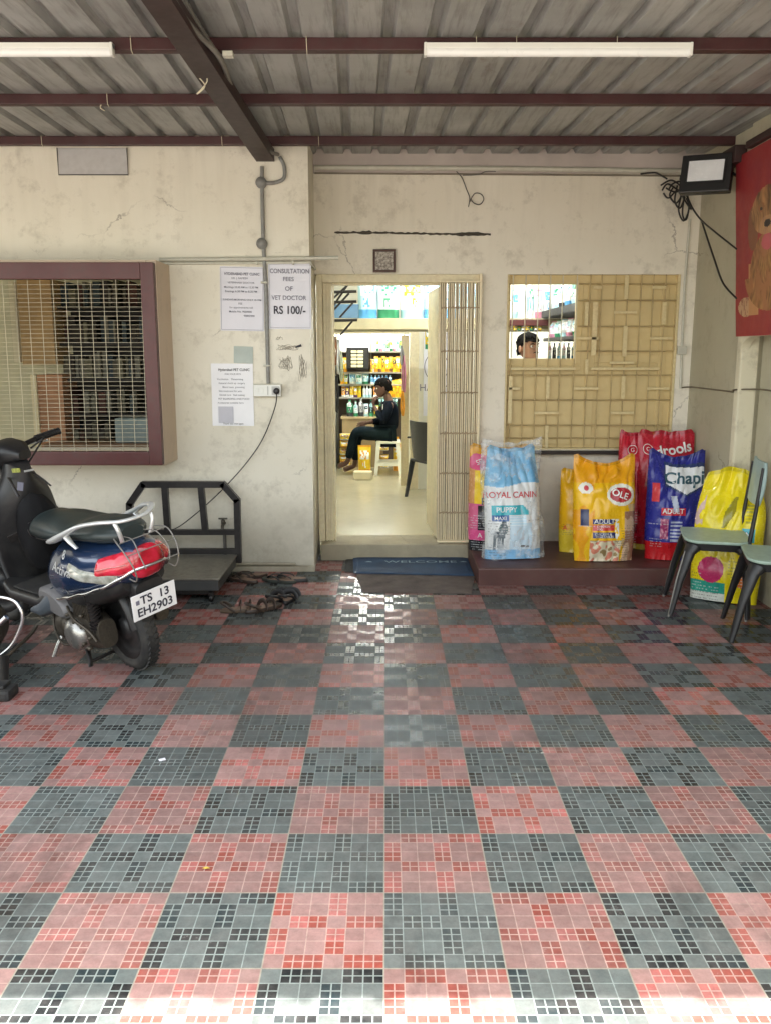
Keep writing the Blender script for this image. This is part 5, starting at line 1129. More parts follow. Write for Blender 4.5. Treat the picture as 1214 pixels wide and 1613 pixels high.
# ================================================================== people
def skin_mesh(name, joints, edges, m, parent, sub=2):
    """joints: {name: (xyz, rx, ry)}"""
    keys = list(joints); me = bpy.data.meshes.new(name); me.from_pydata([joints[k][0] for k in keys], [(keys.index(a), keys.index(b)) for a, b in edges], [])
    o = bpy.data.objects.new(name, me); COL.objects.link(o); md = o.modifiers.new('s', 'SKIN'); md.use_smooth_shade = True; md.branch_smoothing = .6
    for i, k in enumerate(keys):
        sv = me.skin_vertices[0].data[i]; r = joints[k][1:]; sv.radius = (r[0], r[1] if len(r) > 1 else r[0]); sv.use_root = (i == 0)
    sb = o.modifiers.new('u', 'SUBSURF'); sb.levels = sb.render_levels = sub
    dg = bpy.context.evaluated_depsgraph_get(); me2 = bpy.data.meshes.new_from_object(o.evaluated_get(dg)); bpy.data.objects.remove(o); bpy.data.meshes.remove(me)
    me2.name = name; me2.materials.clear(); me2.materials.append(m)
    for p in me2.polygons: p.use_smooth = True
    o = bpy.data.objects.new(name, me2); link(o, parent); return o
def head_rings(s=1.0):
    """head facing -y, chin at z=0, crown at .235; rings of (x, y, z)"""
    rings = []; n = 36
    prof = [(.004, .030, .030, -.050), (.018, .045, .048, -.040), (.045, .058, .074, -.014), (.075, .066, .088, .0), (.105, .071, .094, .006), (.135, .075, .098, .010), (.165, .076, .100, .012), (.195, .070, .092, .014), (.218, .052, .068, .016), (.232, .026, .034, .016)]
    fine = []
    for a, b in zip(prof, prof[1:]):
        for k in range(4): fine.append([lerp(p, q, k / 4) for p, q in zip(a, b)])
    fine.append(prof[-1])
    for z, rx, ry, yo in fine:
        ring = []
        for k in range(n):
            a = 2 * math.pi * k / n; x = math.sin(a) * rx; y = -math.cos(a) * ry + yo; fr = math.cos(a)
            if fr > 0:
                y -= .024 * math.exp(-((z - .088) / .016) ** 2 - (x / .013) ** 2) + .013 * math.exp(-((z - .108) / .022) ** 2 - (x / .010) ** 2)   # nose
                y += .010 * math.exp(-((z - .122) / .010) ** 2) * (math.exp(-((abs(x) - .032) / .014) ** 2))            # eye sockets
                y -= .006 * math.exp(-((z - .138) / .008) ** 2) * math.exp(-(x / .045) ** 2)                             # brow
                y -= .007 * math.exp(-((z - .060) / .006) ** 2 - (x / .022) ** 2) + .006 * math.exp(-((z - .050) / .006) ** 2 - (x / .018) ** 2)   # lips
                y -= .008 * math.exp(-((z - .016) / .012) ** 2 - (x / .02) ** 2)
            ring.append(Vector((x * s, y * s, z * s)))
        rings.append(ring)
    return rings
M['lip'] = mat('lip_tone', (.16, .05, .04), .45); M['eyewhite'] = mat('eye_white', (.6, .58, .55), .2); 
def dress_head(parent, Mh, hair=True, beard=False):
    """eyes, ears, hair as children in the head frame Mh"""
    mb = MB()
    for q in (-1, 1):
        mb.lathe([(0, -.011), (.008, -.008), (.011, 0), (.008, .008), (0, .011)], 12, Mh @ Matrix.Translation((q * .031, -.074, .122)))
    mb.build('eye', M['eyewhite'], parent)
    mb = MB()
    for q in (-1, 1): mb.lathe([(0, -.0055), (.005, -.002), (.0055, .0), (0, .005)], 10, Mh @ Matrix.Translation((q * .031 + .002, -.0825, .122)) @ Matrix.Rotation(R(90), 4, 'X'))
    for q in (-1, 1): mb.tube([Mh @ Vector(v) for v in ((q * .014, -.091, .138), (q * .032, -.093, .144), (q * .05, -.080, .139))], [.003, .0042, .002], 6)
    if beard: mb.tube([Mh @ Vector(v) for v in ((-.028, -.088, .067), (-.012, -.104, .0735), (0, -.107, .0725), (.012, -.104, .0735), (.028, -.088, .067))], [.002, .0045, .004, .0045, .002], 6)
    mb.build('eyebrow', M['hair'], parent)
    n = 36; rings = []
    for k in range(15):
        t = k / 14; ring = []
        for j in range(n):
            a = 2 * math.pi * j / n; fr = math.cos(a)
            zlow = lerp(.062, .165, sstep(-.45, .40, fr)) + (.006 * math.sin(j * 5))
            z = lerp(zlow, .248, t ** .8); zz = min(z, .2345)
            f = (.079, .103) if z < .17 else (.079 * math.cos(math.asin(min(1, (z - .165) / .084))), .104 * math.cos(math.asin(min(1, (z - .165) / .084))))
            tf_ = .016 * noise.noise(Vector((math.cos(a) * 6, math.sin(a) * 6, z * 40))) + .007
            ring.append(Mh @ Vector((math.sin(a) * (f[0] - .003 + tf_), -fr * (f[1] - .004 + tf_) + .012, z * .985 + .004 * math.sin(j * 3))))
        rings.append(ring)
    MB().loft(rings).build('hair', M['hair'], parent)
def add_mesh_into(o, mb):
    """join extra surfaces (head, fingers) into the body mesh"""
    bm = bmesh.new(); bm.from_mesh(o.data); base = len(bm.verts); vs = [bm.verts.new(v) for v in mb.v]
    for f in mb.f:
        try: nf = bm.faces.new([vs[i] for i in f]); nf.smooth = True
        except ValueError: pass
    bmesh.ops.recalc_face_normals(bm, faces=bm.faces[:]); bm.to_mesh(o.data); bm.free()
def ears(mb, Mh):
    for q in (-1, 1):
        mb.loft([[Mh @ Vector((q * (.072 + dx), .010 + r * .6 * math.cos(a), .105 + r * math.sin(a))) for a in [2 * math.pi * k / 14 for k in range(14)]] for dx, r in ((0, .020), (.008, .030), (.014, .030), (.013, .018))])
def hand(mb, Mh, curl=.5, s=1.0):
    """palm in the xz plane: wrist at origin, fingers to -z, thumb to +x"""
    mb.loft([[Mh @ Vector((x * w_ * s, y * t_ * s, z * s)) for x, y in [(math.cos(a), math.sin(a)) for a in [2 * math.pi * k / 14 for k in range(14)]]] for z, w_, t_ in ((.01, .024, .018), (-.02, .030, .015), (-.055, .040, .014), (-.085, .040, .012), (-.095, .034, .010))])
    for k, (x, L, z0_) in enumerate(((.030, .068, -.088), (.010, .076, -.092), (-.011, .070, -.090), (-.030, .056, -.084))):
        p = Vector((x, 0, z0_ + .012)); pts = [p]; a = .15
        for seg in (.0, .42, .33, .25): 
            a += curl * (1.0 if seg else 0); p = p + Vector((0, -math.sin(a) * L * seg, -math.cos(a) * L * seg)) if seg else p + Vector((0, 0, -.012)); pts.append(p)
        mb.tube([Mh @ (v * s) for v in pts], [.0088 * s, .0085 * s, .0078 * s, .0072 * s, .0055 * s], 8)
    mb.tube([Mh @ (Vector(v) * s) for v in ((.022, 0, -.03), (.045, -.008, -.05), (.052, -.022, -.072), (.046, -.036, -.088))], [.013 * s, .011 * s, .0095 * s, .007 * s], 8)
# ---- person sitting on the stool, side on, facing left
st = at(612, 748, 11.2); sxp, syp = at(611, 700, 11.2).x, 11.2
z0 = SF
pp_ = empty('person', (sxp, syp, z0), label='person in dark shirt and jeans sitting cross-legged on a stool, hand at mouth', cat='person')
# local: facing -x, up z
sh = .445
J = {'pelvis': ((.0, 0, sh + .11), .125, .14), 'belly': ((.02, 0, sh + .25), .105, .135), 'chest': ((.03, 0, sh + .41), .115, .155), 'neckb': ((.015, 0, sh + .515), .08, .10), 'neck': ((-.01, 0, sh + .56), .052, .052), 'skull': ((-.03, 0, sh + .62), .05, .05),
     'shL': ((.02, -.17, sh + .49), .055), 'elL': ((-.06, -.22, sh + .24), .042), 'wrL': ((-.185, -.12, sh + .46), .027),
     'shR': ((.02, .17, sh + .49), .055), 'elR': ((-.08, .21, sh + .24), .042), 'wrR': ((-.28, .10, sh + .22), .028),
     'hpL': ((-.02, -.09, sh + .08), .085), 'knL': ((-.42, -.10, sh + .13), .058), 'anL': ((-.53, -.06, .15), .036), 'toL': ((-.66, -.06, .10), .03, .038),
     'hpR': ((-.02, .09, sh + .07), .085), 'knR': ((-.40, .06, sh + .06), .058), 'anR': ((-.44, .08, .09), .036), 'toR': ((-.60, .08, .035), .03, .038)}
E = [('pelvis', 'belly'), ('belly', 'chest'), ('chest', 'neckb'), ('neckb', 'neck'), ('neck', 'skull'), ('chest', 'shL'), ('shL', 'elL'), ('elL', 'wrL'), ('chest', 'shR'), ('shR', 'elR'), ('elR', 'wrR'), ('pelvis', 'hpL'), ('hpL', 'knL'), ('knL', 'anL'), ('anL', 'toL'), ('pelvis', 'hpR'), ('hpR', 'knR'), ('knR', 'anR'), ('anR', 'toR')]
M['skin_d'] = mat('dark_skin', (.11, .05, .03), .5, var=.1, scale=12)
SL = lambda J: {k: ((v[0],) + tuple(r * (.74 if k in ('pelvis', 'belly', 'chest', 'neckb', 'shL', 'shR', 'elL', 'elR', 'hpL', 'hpR', 'knL', 'knR') else 1) for r in v[1:])) for k, v in J.items()}
bo = skin_mesh('person_body', SL(J), E, M['skin_d'], pp_)
Mh = Matrix.Translation((-.05, 0, sh + .565)) @ Matrix.Rotation(R(-90), 4, 'Z') @ Matrix.Rotation(R(10), 4, 'X')
mb = MB(); mb.loft(head_rings()); ears(mb, Mh @ Matrix.Identity(4)); hv = MB(); hv.loft([[Mh @ p for p in r] for r in head_rings()]); ears(hv, Mh)
hand(hv, Matrix.Translation((-.185, -.12, sh + .46)) @ Matrix.Rotation(R(165), 4, 'X') @ Matrix.Rotation(R(80), 4, 'Z'), .7); hand(hv, Matrix.Translation((-.28, .10, sh + .22)) @ Matrix.Rotation(R(70), 4, 'Y'), .4)
add_mesh_into(bo, hv); dress_head(pp_, Mh)
def grow(keys, g_): return {k: (J[k][0],) + tuple(r + g_ for r in J[k][1:]) for k in keys}
sk = ['pelvis', 'belly', 'chest', 'neckb', 'shL', 'elL', 'shR', 'elR']; JS = grow(sk, .016); JS['wrL'] = ((-.15, -.148, sh + .40), .042); JS['wrR'] = ((-.22, .135, sh + .225), .042)
skin_mesh('shirt', JS, [('pelvis', 'belly'), ('belly', 'chest'), ('chest', 'neckb'), ('chest', 'shL'), ('shL', 'elL'), ('elL', 'wrL'), ('chest', 'shR'), ('shR', 'elR'), ('elR', 'wrR')], mat('dark_navy_cloth', (.004, .007, .013), .95, var=.3, scale=14, bump=.2), pp_)
JT = grow(['pelvis', 'hpL', 'knL', 'hpR', 'knR'], .016); JT['anL'] = ((-.52, -.065, .20), .052); JT['anR'] = ((-.435, .08, .15), .052)
skin_mesh('trousers', JT, [('pelvis', 'hpL'), ('hpL', 'knL'), ('knL', 'anL'), ('pelvis', 'hpR'), ('hpR', 'knR'), ('knR', 'anR')], mat('dark_denim', (.008, .016, .022), .95, var=.35, scale=10, bump=.2), pp_)
MB().box((-.075, -.12, sh + .40), (-.062, -.02, sh + .47), .003).build('shirt_badge', M['white'], pp_)
# ---- person standing inside, only the head shows through the window opening
hc = at(833, 545, 7.25); zt = at(833, 524, 7.25).z
p2 = empty('person', (hc.x, 7.25, SF), label='dark haired person with a moustache behind the opening in the boarded window', cat='person')
hh = zt - SF - .24
J = {'pelvis': ((0, 0, hh - .62), .13, .10), 'belly': ((0, 0, hh - .42), .12, .09), 'chest': ((0, 0, hh - .22), .14, .10), 'neckb': ((0, .01, hh - .07), .08, .07), 'neck': ((0, .01, hh - .01), .055, .055), 'skull': ((0, .01, hh + .06), .05, .05),
     'shL': ((-.18, 0, hh - .13), .055), 'elL': ((-.22, -.01, hh - .40), .042), 'wrL': ((-.21, -.10, hh - .62), .028), 'haL': ((-.21, -.12, hh - .66), .022, .032), 'shR': ((.18, 0, hh - .13), .055), 'elR': ((.22, -.01, hh - .40), .042), 'wrR': ((.21, -.10, hh - .62), .028), 'haR': ((.21, -.12, hh - .66), .022, .032),
     'hpL': ((-.09, 0, hh - .70), .09), 'knL': ((-.10, -.02, .50), .06), 'anL': ((-.10, .02, .08), .04), 'toL': ((-.10, -.14, .035), .03, .04), 'hpR': ((.09, 0, hh - .70), .09), 'knR': ((.10, -.02, .50), .06), 'anR': ((.10, .02, .08), .04), 'toR': ((.10, -.14, .035), .03, .04)}
E = [('pelvis', 'belly'), ('belly', 'chest'), ('chest', 'neckb'), ('neckb', 'neck'), ('neck', 'skull'), ('chest', 'shL'), ('shL', 'elL'), ('elL', 'wrL'), ('wrL', 'haL'), ('chest', 'shR'), ('shR', 'elR'), ('elR', 'wrR'), ('wrR', 'haR'), ('pelvis', 'hpL'), ('hpL', 'knL'), ('knL', 'anL'), ('anL', 'toL'), ('pelvis', 'hpR'), ('hpR', 'knR'), ('knR', 'anR'), ('anR', 'toR')]
bo = skin_mesh('person_body', SL(J), E, M['skin'], p2)
Mh = Matrix.Translation((0, 0, hh)) @ Matrix.Rotation(R(30), 4, 'Z') @ Matrix.Rotation(R(-4), 4, 'X')
hv = MB(); hv.loft([[Mh @ p for p in r] for r in head_rings()]); ears(hv, Mh)
for q in (-1, 1): hand(hv, Matrix.Translation((q * .21, -.12, hh - .66)) @ Matrix.Rotation(R(-20), 4, 'X') @ (Matrix.Rotation(R(180), 4, 'Z') if q < 0 else Matrix.Identity(4)), .4)
add_mesh_into(bo, hv); dress_head(p2, Mh, beard=True)
JS = grow(['pelvis', 'belly', 'chest', 'neckb', 'shL', 'elL', 'shR', 'elR'], .014)
skin_mesh('shirt', JS, [('pelvis', 'belly'), ('belly', 'chest'), ('chest', 'neckb'), ('chest', 'shL'), ('shL', 'elL'), ('chest', 'shR'), ('shR', 'elR')], mat('olive_cloth', (.20, .19, .10), .8), p2)
JT = grow(['pelvis', 'hpL', 'knL', 'hpR', 'knR'], .016); JT['anL'] = ((-.10, .02, .13), .055); JT['anR'] = ((.10, .02, .13), .055)
skin_mesh('trousers', JT, [('pelvis', 'hpL'), ('hpL', 'knL'), ('knL', 'anL'), ('pelvis', 'hpR'), ('hpR', 'knR'), ('knR', 'anR')], mat('grey_trousers', (.06, .06, .07), .8), p2)

# ================================================================== furniture in the shop
so_ = empty('plastic_stool', (sxp, syp, SF), label='white plastic stool under the seated person', cat='stool')
s = .155; mb = MB(); mb.box((-s, -s, sh - .035), (s, s, sh), .012); mb.build('seat', M['white'], so_)
for a in (-1, 1):
    for b in (-1, 1):
        mb = MB(); mb.add([(a * s * .98, b * s * .98, sh - .03), (a * s * .62, b * s * .98, sh - .03), (a * (s + .02) * .78, b * (s + .025), 0), (a * (s + .025), b * (s + .025), 0), (a * s * .98, b * s * .62, sh - .03), (a * (s + .025), b * (s + .025) * .78, 0)], [[0, 1, 2, 3], [0, 3, 5, 4]])
        mb.build('leg', M['white'], so_)
mb = MB(); [mb.box((-s * 1.02, q * s * 1.04 - .004, .12), (s * 1.02, q * s * 1.04 + .004, .17), .003) for q in (-1, 1)]; mb.build('stretcher', M['white'], so_)
cpos = at(668, 783, 9.25); ch = empty('plastic_chair', (cpos.x + .12, 9.25, SF), (0, 0, R(118)), label='dark grey plastic chair against the inner wall of the shop', cat='chair')
mb = MB(); rings = []
for k in range(12):
    z = .42 + .43 * k / 11; hw = .22 - .02 * k / 11; rings.append([Vector((lerp(-hw, hw, j / 10), .18 + .06 * k / 11 - .04 * (2 * j / 10 - 1) ** 2, z)) for j in range(11)] + [Vector((lerp(hw, -hw, j / 10), .20 + .06 * k / 11 - .04 * (2 * j / 10 - 1) ** 2, z)) for j in range(11)])
mb.loft(rings); mb.build('backrest', M['darkplast'] if 'darkplast' in M else M.setdefault('darkplast', mat('charcoal_plastic', (.028, .03, .034), .4)), ch)
MB().box((-.22, -.22, .40), (.22, .20, .43), .015).build('seat', M['darkplast'], ch)
for a in (-1, 1):
    for b in (-1, 1): mb = MB(); mb.tube([(a * .19, b * .18, .41), (a * .235, b * .235, .0)], [.035, .022], 8, flat=.5); mb.build('leg', M['darkplast'], ch)
    mb = MB(); mb.tube(smooth_pts([(a * .22, .22, .66), (a * .25, .05, .65), (a * .25, -.16, .62), (a * .23, -.20, .42)], 4), .022, 8, flat=.5); mb.build('armrest', M['darkplast'], ch)
dk = at(690, 760, 8.6); tb = empty('counter_table', (dk.x + .45, 8.7, SF), label='dark counter partly hidden behind the open door leaf', cat='counter'); MB().box((-.40, -.35, .70), (.5, .5, .74), .006).build('top', M['wood'], tb); MB().box((-.36, -.32, 0), (.46, .46, .699)).build('cabinet', M['blacksteel'], tb)
# counter in the back room
q0, q1 = at(543, 656, 11.9), at(600, 656, 11.9); ct = empty('wood_counter', ((q0.x + q1.x) / 2, 12.0, SF), label='light wood counter in the back room behind the seated person', cat='counter'); hw = (q1.x - q0.x) / 2 + .05
MB().box((-hw, -.2, q0.z - SF - .03), (hw, .3, q0.z - SF), .004).build('top', mat('pale_wood', (.40, .30, .16), .5), ct); MB().box((-hw + .02, -.18, .0), (hw - .02, .28, q0.z - SF - .0305)).build('cabinet', mat('tan_laminate', (.34, .25, .13), .5, var=.2), ct)
# slatted black bracket at the top left of the doorway
br = empty('wall_bracket', at(540, 480, 7.2), label='black metal lattice bracket high up just inside the doorway on the left', cat='bracket'); mb = MB()
for (a, b, c_, d) in ((525, 460, 562, 459), (525, 476, 562, 475), (525, 505, 563, 504), (524, 484, 548, 448), (525, 470, 550, 447), (535, 500, 556, 477), (536, 528, 555, 506), (526, 488, 550, 462)): mb.tube([at(a, b, 7.2), at(c_, d, 7.2)], .0085 if abs(b - d) > 3 else .012, 4)
rel(br, mb, 'lattice', M['blacksteel'])
# ================================================================== goods in the shop
M['good'] = mat('printed_pack', (.5, .5, .5), .32, var=.08, scale=9, attr=True)
def good(px0, py0, px1, py1, Y, style, cols, label, group, cat='packet', name='pet_food_packet', D=None, zfix=None, seed=0, tilt=0.0):
    a = at(px0, py1, Y); b = at(px1, py0, Y); W = b.x - a.x; Hh = b.z - a.z; z0_ = a.z if zfix is None else zfix
    D = D or min(.16, W * .6); c1, c2, c3 = cols; nx, nz = (14, 18); mb = MB()
    o_loc = Vector(((a.x + b.x) / 2, Y + D / 2, z0_))
    for side in (-1, 1):
        base = len(mb.v)
        for j in range(nz + 1):
            for i in range(nx + 1):
                u, v = -1 + 2 * i / nx, j / nz
                if style == 'box': th = D / 2 * (0 if abs(u) == 1 or v in (0, 1) else 1); hw = W / 2
                elif style == 'bottle': hw = W / 2 * (1 if v < .68 else (.85 if v < .75 else .4)); th = D / 2 * (max(0, 1 - u * u)) ** .5 * (1 if v < .68 else .5)
                else: g_ = lerp(.7, 1, sstep(0, .25, v)) * (1 - .9 * sstep(.6, 1, v)); th = D / 2 * (max(0, 1 - abs(u) ** 3)) ** .5 * g_ + .010 * noise.noise(Vector((u * 3, v * 4, seed + side))); hw = W / 2 * (1 - .04 * math.sin(v * 3.1 + seed))
                mb.v.append((u * hw + tilt * v * W, side * th, v * Hh))
        for j in range(nz):
            for i in range(nx):
                q = base + j * (nx + 1) + i; mb.f.append([q, q + 1, q + nx + 2, q + nx + 1]); mb.sm.append(style != 'box'); u, v = -1 + 2 * (i + .5) / nx, (j + .5) / nz
                c = c1
                if .58 < v < .82 and abs(u) < .66: c = c3 if noise.noise(Vector((u * 4, v * 12, seed))) < .18 else c2
                if v < .22: c = c2
                if .28 < v < .5 and abs(u) < .5 and noise.noise(Vector((u * 5, v * 9, seed + 4))) > .0: c = c2 if noise.noise(Vector((u * 9, v * 9, seed))) > 0 else c3
                if v > .94 and style != 'box': c = c2
                if side > 0: c = c1
                mb.c.append(c)
    if style == 'box':
        pass
    o = mb.build(name, M['good']); o.location = o_loc; tag(o, label, cat, group); return o
WHT = (.78, .80, .80); CYA = (.42, .66, .72); BLU = (.10, .34, .60); YEL = (.80, .56, .02); ORG = (.75, .32, .02); GRN = (.04, .26, .12); DRK = (.03, .03, .035); PNK = (.62, .25, .36); RED = (.5, .04, .04); PUR = (.12, .04, .16); BRN = (.25, .11, .05)
ords = 'first second third fourth fifth sixth seventh eighth ninth tenth eleventh twelfth'.split()
zl_ = sz + .002
# loft bags over the doorway
for k, (x0, x1, c) in enumerate(((563, 594, (CYA, BLU, WHT)), (594, 629, (WHT, GRN, CYA)), (631, 667, (WHT, CYA, YEL)), (668, 694, (CYA, BLU, WHT)), (694, 722, (WHT, BLU, CYA)), (722, 752, (CYA, WHT, BLU)))):
    good(x0, 438, x1, 502, 8.06, 'bag', c, '%s large pale bag from the left on the loft shelf over the doorway' % ords[k], 'large pale bags on the loft shelf', 'bag', 'pet_food_bag', .16, zl_, k * 1.7)
bx = tag(MB().box((-.26, -.15, 0), (.26, .15, .13), .01).build('cardboard_box', mat('blue_grey_box', (.10, .20, .30), .5, var=.2)), 'low blue-grey box at the left end of the loft shelf behind the bracket', 'box'); bx.location = (at(543, 490, 8.2).x, 8.25, zl_)
for k in range(9):
    x0 = 806 + k * 12.5; c = ((WHT, CYA, BLU), (WHT, WHT, CYA), (CYA, WHT, GRN), (WHT, PNK, CYA))[k % 4]
    good(x0, 452 - (k % 3) * 5, x0 + 12, 498, 8.07, 'bag', c, '%s white bag from the left, high up in the window opening' % ords[k], 'white bags seen through the opening', 'bag', 'pet_food_bag', .14, zl_, k * 2.3)
for k in range(5):
    Y = 7.9 - k * .26; o = good(850 + 0, 450, 872, 492, 7.6, 'bag', ((WHT, CYA, GRN), (WHT, DRK, CYA), (WHT, BLU, WHT))[k % 3], '%s packet from the back on the upper shelf inside the window' % ords[k], 'packets on the upper wall shelf', 'packet', 'pet_food_packet', .08, 1.862, k); o.location = (1.53, Y - .1, 1.862); o.rotation_euler = (0, 0, R(-70))
for k in range(6):
    Y = 8.05 - k * .24; o = good(850, 500, 868, 527, 7.6, 'bag', ((WHT, PNK, CYA), (WHT, GRN, CYA), (WHT, CYA, WHT))[k % 3], '%s packet from the back on the lower shelf inside the window' % ords[k], 'packets on the lower wall shelf', 'packet', 'pet_food_packet', .07, 1.562, k); o.location = (1.51, Y - .2, 1.622); o.rotation_euler = (0, 0, R(-75))
for k in range(6):
    good(862 + k * 7.5, 540, 869 + k * 7.5, 566, 8.3, 'bottle', ((WHT, CYA, PNK), (DRK, DRK, WHT), (WHT, BLU, CYA))[k % 3], '%s bottle from the left low behind the window opening' % ords[k], 'bottles behind the window opening', 'bottle', 'bottle', .05, None, k)
lsx = empty('wall_cabinet', (at(885, 566, 8.36).x, 8.45, SF), label='grey cabinet below the wall shelves inside the window', cat='cabinet')
MB().box((-.22, -.18, 0), (.30, .18, at(885, 566, 8.3).z - SF), .006).build('cabinet_body', mat('grey_cabinet', (.12, .13, .14), .4), lsx)
# garland of packets on a dark rail behind the head
for k in range(7): good(808 + k * 6.5, 513, 813.5 + k * 6.5, 522, 7.95, 'bag', ((YEL, DRK, WHT), (GRN, DRK, YEL), (WHT, DRK, YEL))[k % 3], '%s hanging sachet from the left under the rail behind the head' % ords[k], 'hanging sachets behind the window', 'sachet', 'sachet', .03, None, k)
rl = empty('dark_rail', at(830, 508, 7.96), label='dark maroon rail carrying sachets behind the window opening', cat='rail'); p0, p1 = at(800, 508, 7.96), at(862, 508, 7.96); rel(rl, MB().box((p0.x, 7.93, p0.z - .03), (p1.x, 7.995, p0.z + .025), .005), 'rail_bar', M['maroon'])

# rear racks in the back room
RY = 12.0
rack = empty('shelf_rack', (at(590, 600, RY).x, RY + .15, SF), label='tall shelf rack packed with pet supplies in the back room', cat='shelf rack')
def shelf_at(py, x0=530, x1=636, Y=RY): p = at(x0, py, Y); q = at(x1, py, Y); rel(rack, MB().box((p.x, Y - .02, p.z - .022), (q.x, Y + .30, p.z - .001), .003), 'shelf', M['shelfgrey'])
M['shelfgrey'] = mat('shelf_grey_enamel', (.30, .28, .22), .4)
for py in (553, 586, 605, 626): shelf_at(py)
a_, b_ = at(528, 700, RY + .30), at(638, 536, RY + .30); rel(rack, MB().box((a_.x, RY + .297, SF), (b_.x, RY + .31, b_.z - .15)), 'back_panel', mat('dark_gap_back', (.10, .07, .05), .7))  # dark sheet added behind the rack, painted shade for gaps between the goods
for px in (531, 584, 636): p = at(px, 540, RY + .28); rel(rack, MB().box((p.x - .012, RY + .26, SF), (p.x + .012, RY + .295, 2.25)), 'upright', M['shelfgrey'])
rows = []
for k in range(8): rows.append((592 + k * 5.2, 534 + (k % 3) * 2, 597 + k * 5.2, 553, 'bag', ((WHT, GRN, YEL), (WHT, PNK, CYA), (WHT, CYA, GRN), (GRN, WHT, YEL))[k % 4], 'small pale packet', 'top shelf of the rear rack'))
for k in range(8): rows.append((589 + k * 5.6, 561 + (k % 2) * 2, 596 + k * 5.6, 586, 'bag', ((YEL, ORG, WHT), (YEL, BRN, YEL), (ORG, YEL, DRK))[k % 3], 'yellow packet', 'upper shelf of the rear rack'))
for k in range(3): rows.append((550 + k * 10.4, 588, 560 + k * 10.4, 605, 'bag', ((CYA, WHT, BLU), (WHT, CYA, GRN), (CYA, GRN, WHT))[k], 'pale cyan pack', 'middle shelf of the rear rack'))
for k in range(6): rows.append((583 + k * 5.6, 591, 588.5 + k * 5.6, 605, 'bottle', ((BLU, WHT, BLU), (BLU, CYA, WHT))[k % 2], 'blue tin', 'middle shelf of the rear rack'))
for k in range(3): rows.append((551 + k * 6, 608, 557 + k * 6, 626, 'bag', ((YEL, WHT, YEL), (YEL, PUR, WHT), (YEL, YEL, GRN))[k], 'lemon packet', 'lower shelf of the rear rack'))
for k in range(3): rows.append((571 + k * 5, 607, 576 + k * 5, 626, 'bottle', (WHT, CYA, WHT), 'white bottle', 'lower shelf of the rear rack'))
for k in range(3): rows.append((588 + k * 7, 609, 595 + k * 7, 626, 'box', ((ORG, WHT, PNK), (WHT, ORG, BRN), (PNK, WHT, ORG))[k], 'peach carton', 'lower shelf of the rear rack'))
for k in range(4): rows.append((609 + k * 6, 600 - k, 617 + k * 6, 626, 'bag', ((ORG, YEL, YEL), (YEL, ORG, ORG))[k % 2], 'tall orange packet', 'rear rack by the jamb'))
for k in range(2): rows.append((535 + k * 6, 563, 541 + k * 6, 586, 'bag', ((WHT, BRN, YEL), (YEL, ORG, WHT))[k], 'tall snack pouch', 'far left of the rack'))
for k in range(2): rows.append((536 + k * 6, 588, 542 + k * 6, 605, 'bag', ((YEL, ORG, DRK), (WHT, YEL, GRN))[k], 'mixed treat pouch', 'left end of the rack'))
for k in range(2): rows.append((538 + k * 6, 608, 544 + k * 6, 626, 'bag', ((ORG, WHT, BRN), (PUR, WHT, YEL))[k], 'squat snack carton', 'left end of the rack'))
for k in range(3): rows.append((583 + k * 3, 566, 587 + k * 3, 586, 'bag', ((BRN, YEL, ORG), (YEL, WHT, BRN), (BRN, ORG, YEL))[k], 'slim brown stick', 'middle of the rack'))
cnt = {}
for (x0, y0_, x1, y1_, st_, c, nm, where) in rows:
    k = cnt.get(nm, 0); cnt[nm] = k + 1
    good(x0, y0_, x1, y1_, RY - .01, st_, c, '%s %s from the left on the %s' % (ords[k], nm, where), nm + 's on the rear rack', nm.split()[-1], nm.split()[-1] if nm.split()[-1] != 'tin' else 'tin_can', .09, at(x0, y1_, RY - .01).z, k * 1.3 + x0)
# black hanging display with pale sachets
hd = empty('display_card', at(563, 580, 11.8), label='black hanging display holding four rows of pale sachets in the back room', cat='display'); p0 = at(546, 582, 11.8); p1 = at(581, 547, 11.8)
rel(hd, MB().box((p0.x, 11.80, p0.z), (p1.x, 11.86, p1.z), .01), 'panel', M['black'])
for r_ in range(5):
    for k in range(2):
        a, b = at(553 + k * 10, 556 + r_ * 5.6, 11.76), at(562 + k * 10, 552 + r_ * 5.6, 11.76); rel(hd, MB().box((a.x, 11.76, a.z), (b.x, 11.799, b.z), .006), 'sachet', M['palecream'] if 'palecream' in M else M.setdefault('palecream', mat('pale_sachet', (.72, .66, .42), .35, var=.2)))
# lower clutter : dark shapes, bottles, toys on the counter
for k, (x0, y0_, x1, y1_, c, nm) in enumerate(((546, 628, 556, 656, (GRN, DRK, WHT), 'dark green bottle'), (557, 632, 564, 656, (WHT, GRN, CYA), 'white and green bottle'), (565, 626, 572, 656, ((.35, .36, .36), DRK, WHT), 'grey steel canister'), (573, 636, 580, 656, (WHT, CYA, DRK), 'small white tub'), (581, 630, 588, 656, (DRK, GRN, CYA), 'black bottle'), (589, 638, 596, 656, (YEL, GRN, WHT), 'yellow-green pouch'))):
    good(x0, y0_, x1, y1_, 11.88, 'bottle' if 'bottle' in nm or 'can' in nm else 'bag', c, nm + ' standing on the light wood counter', None, nm.split()[-1], nm.split()[-1], .07, q0.z + .001, k * 3)
for k in range(6): good(596 + k * 5, 627, 601 + k * 5, 640, 11.95, 'bag', (DRK, GRN, CYA), '%s dark pouch from the left behind the seated person' % ords[k], 'dark pouches behind the seated person', 'pouch', 'pouch', .06, None, k)
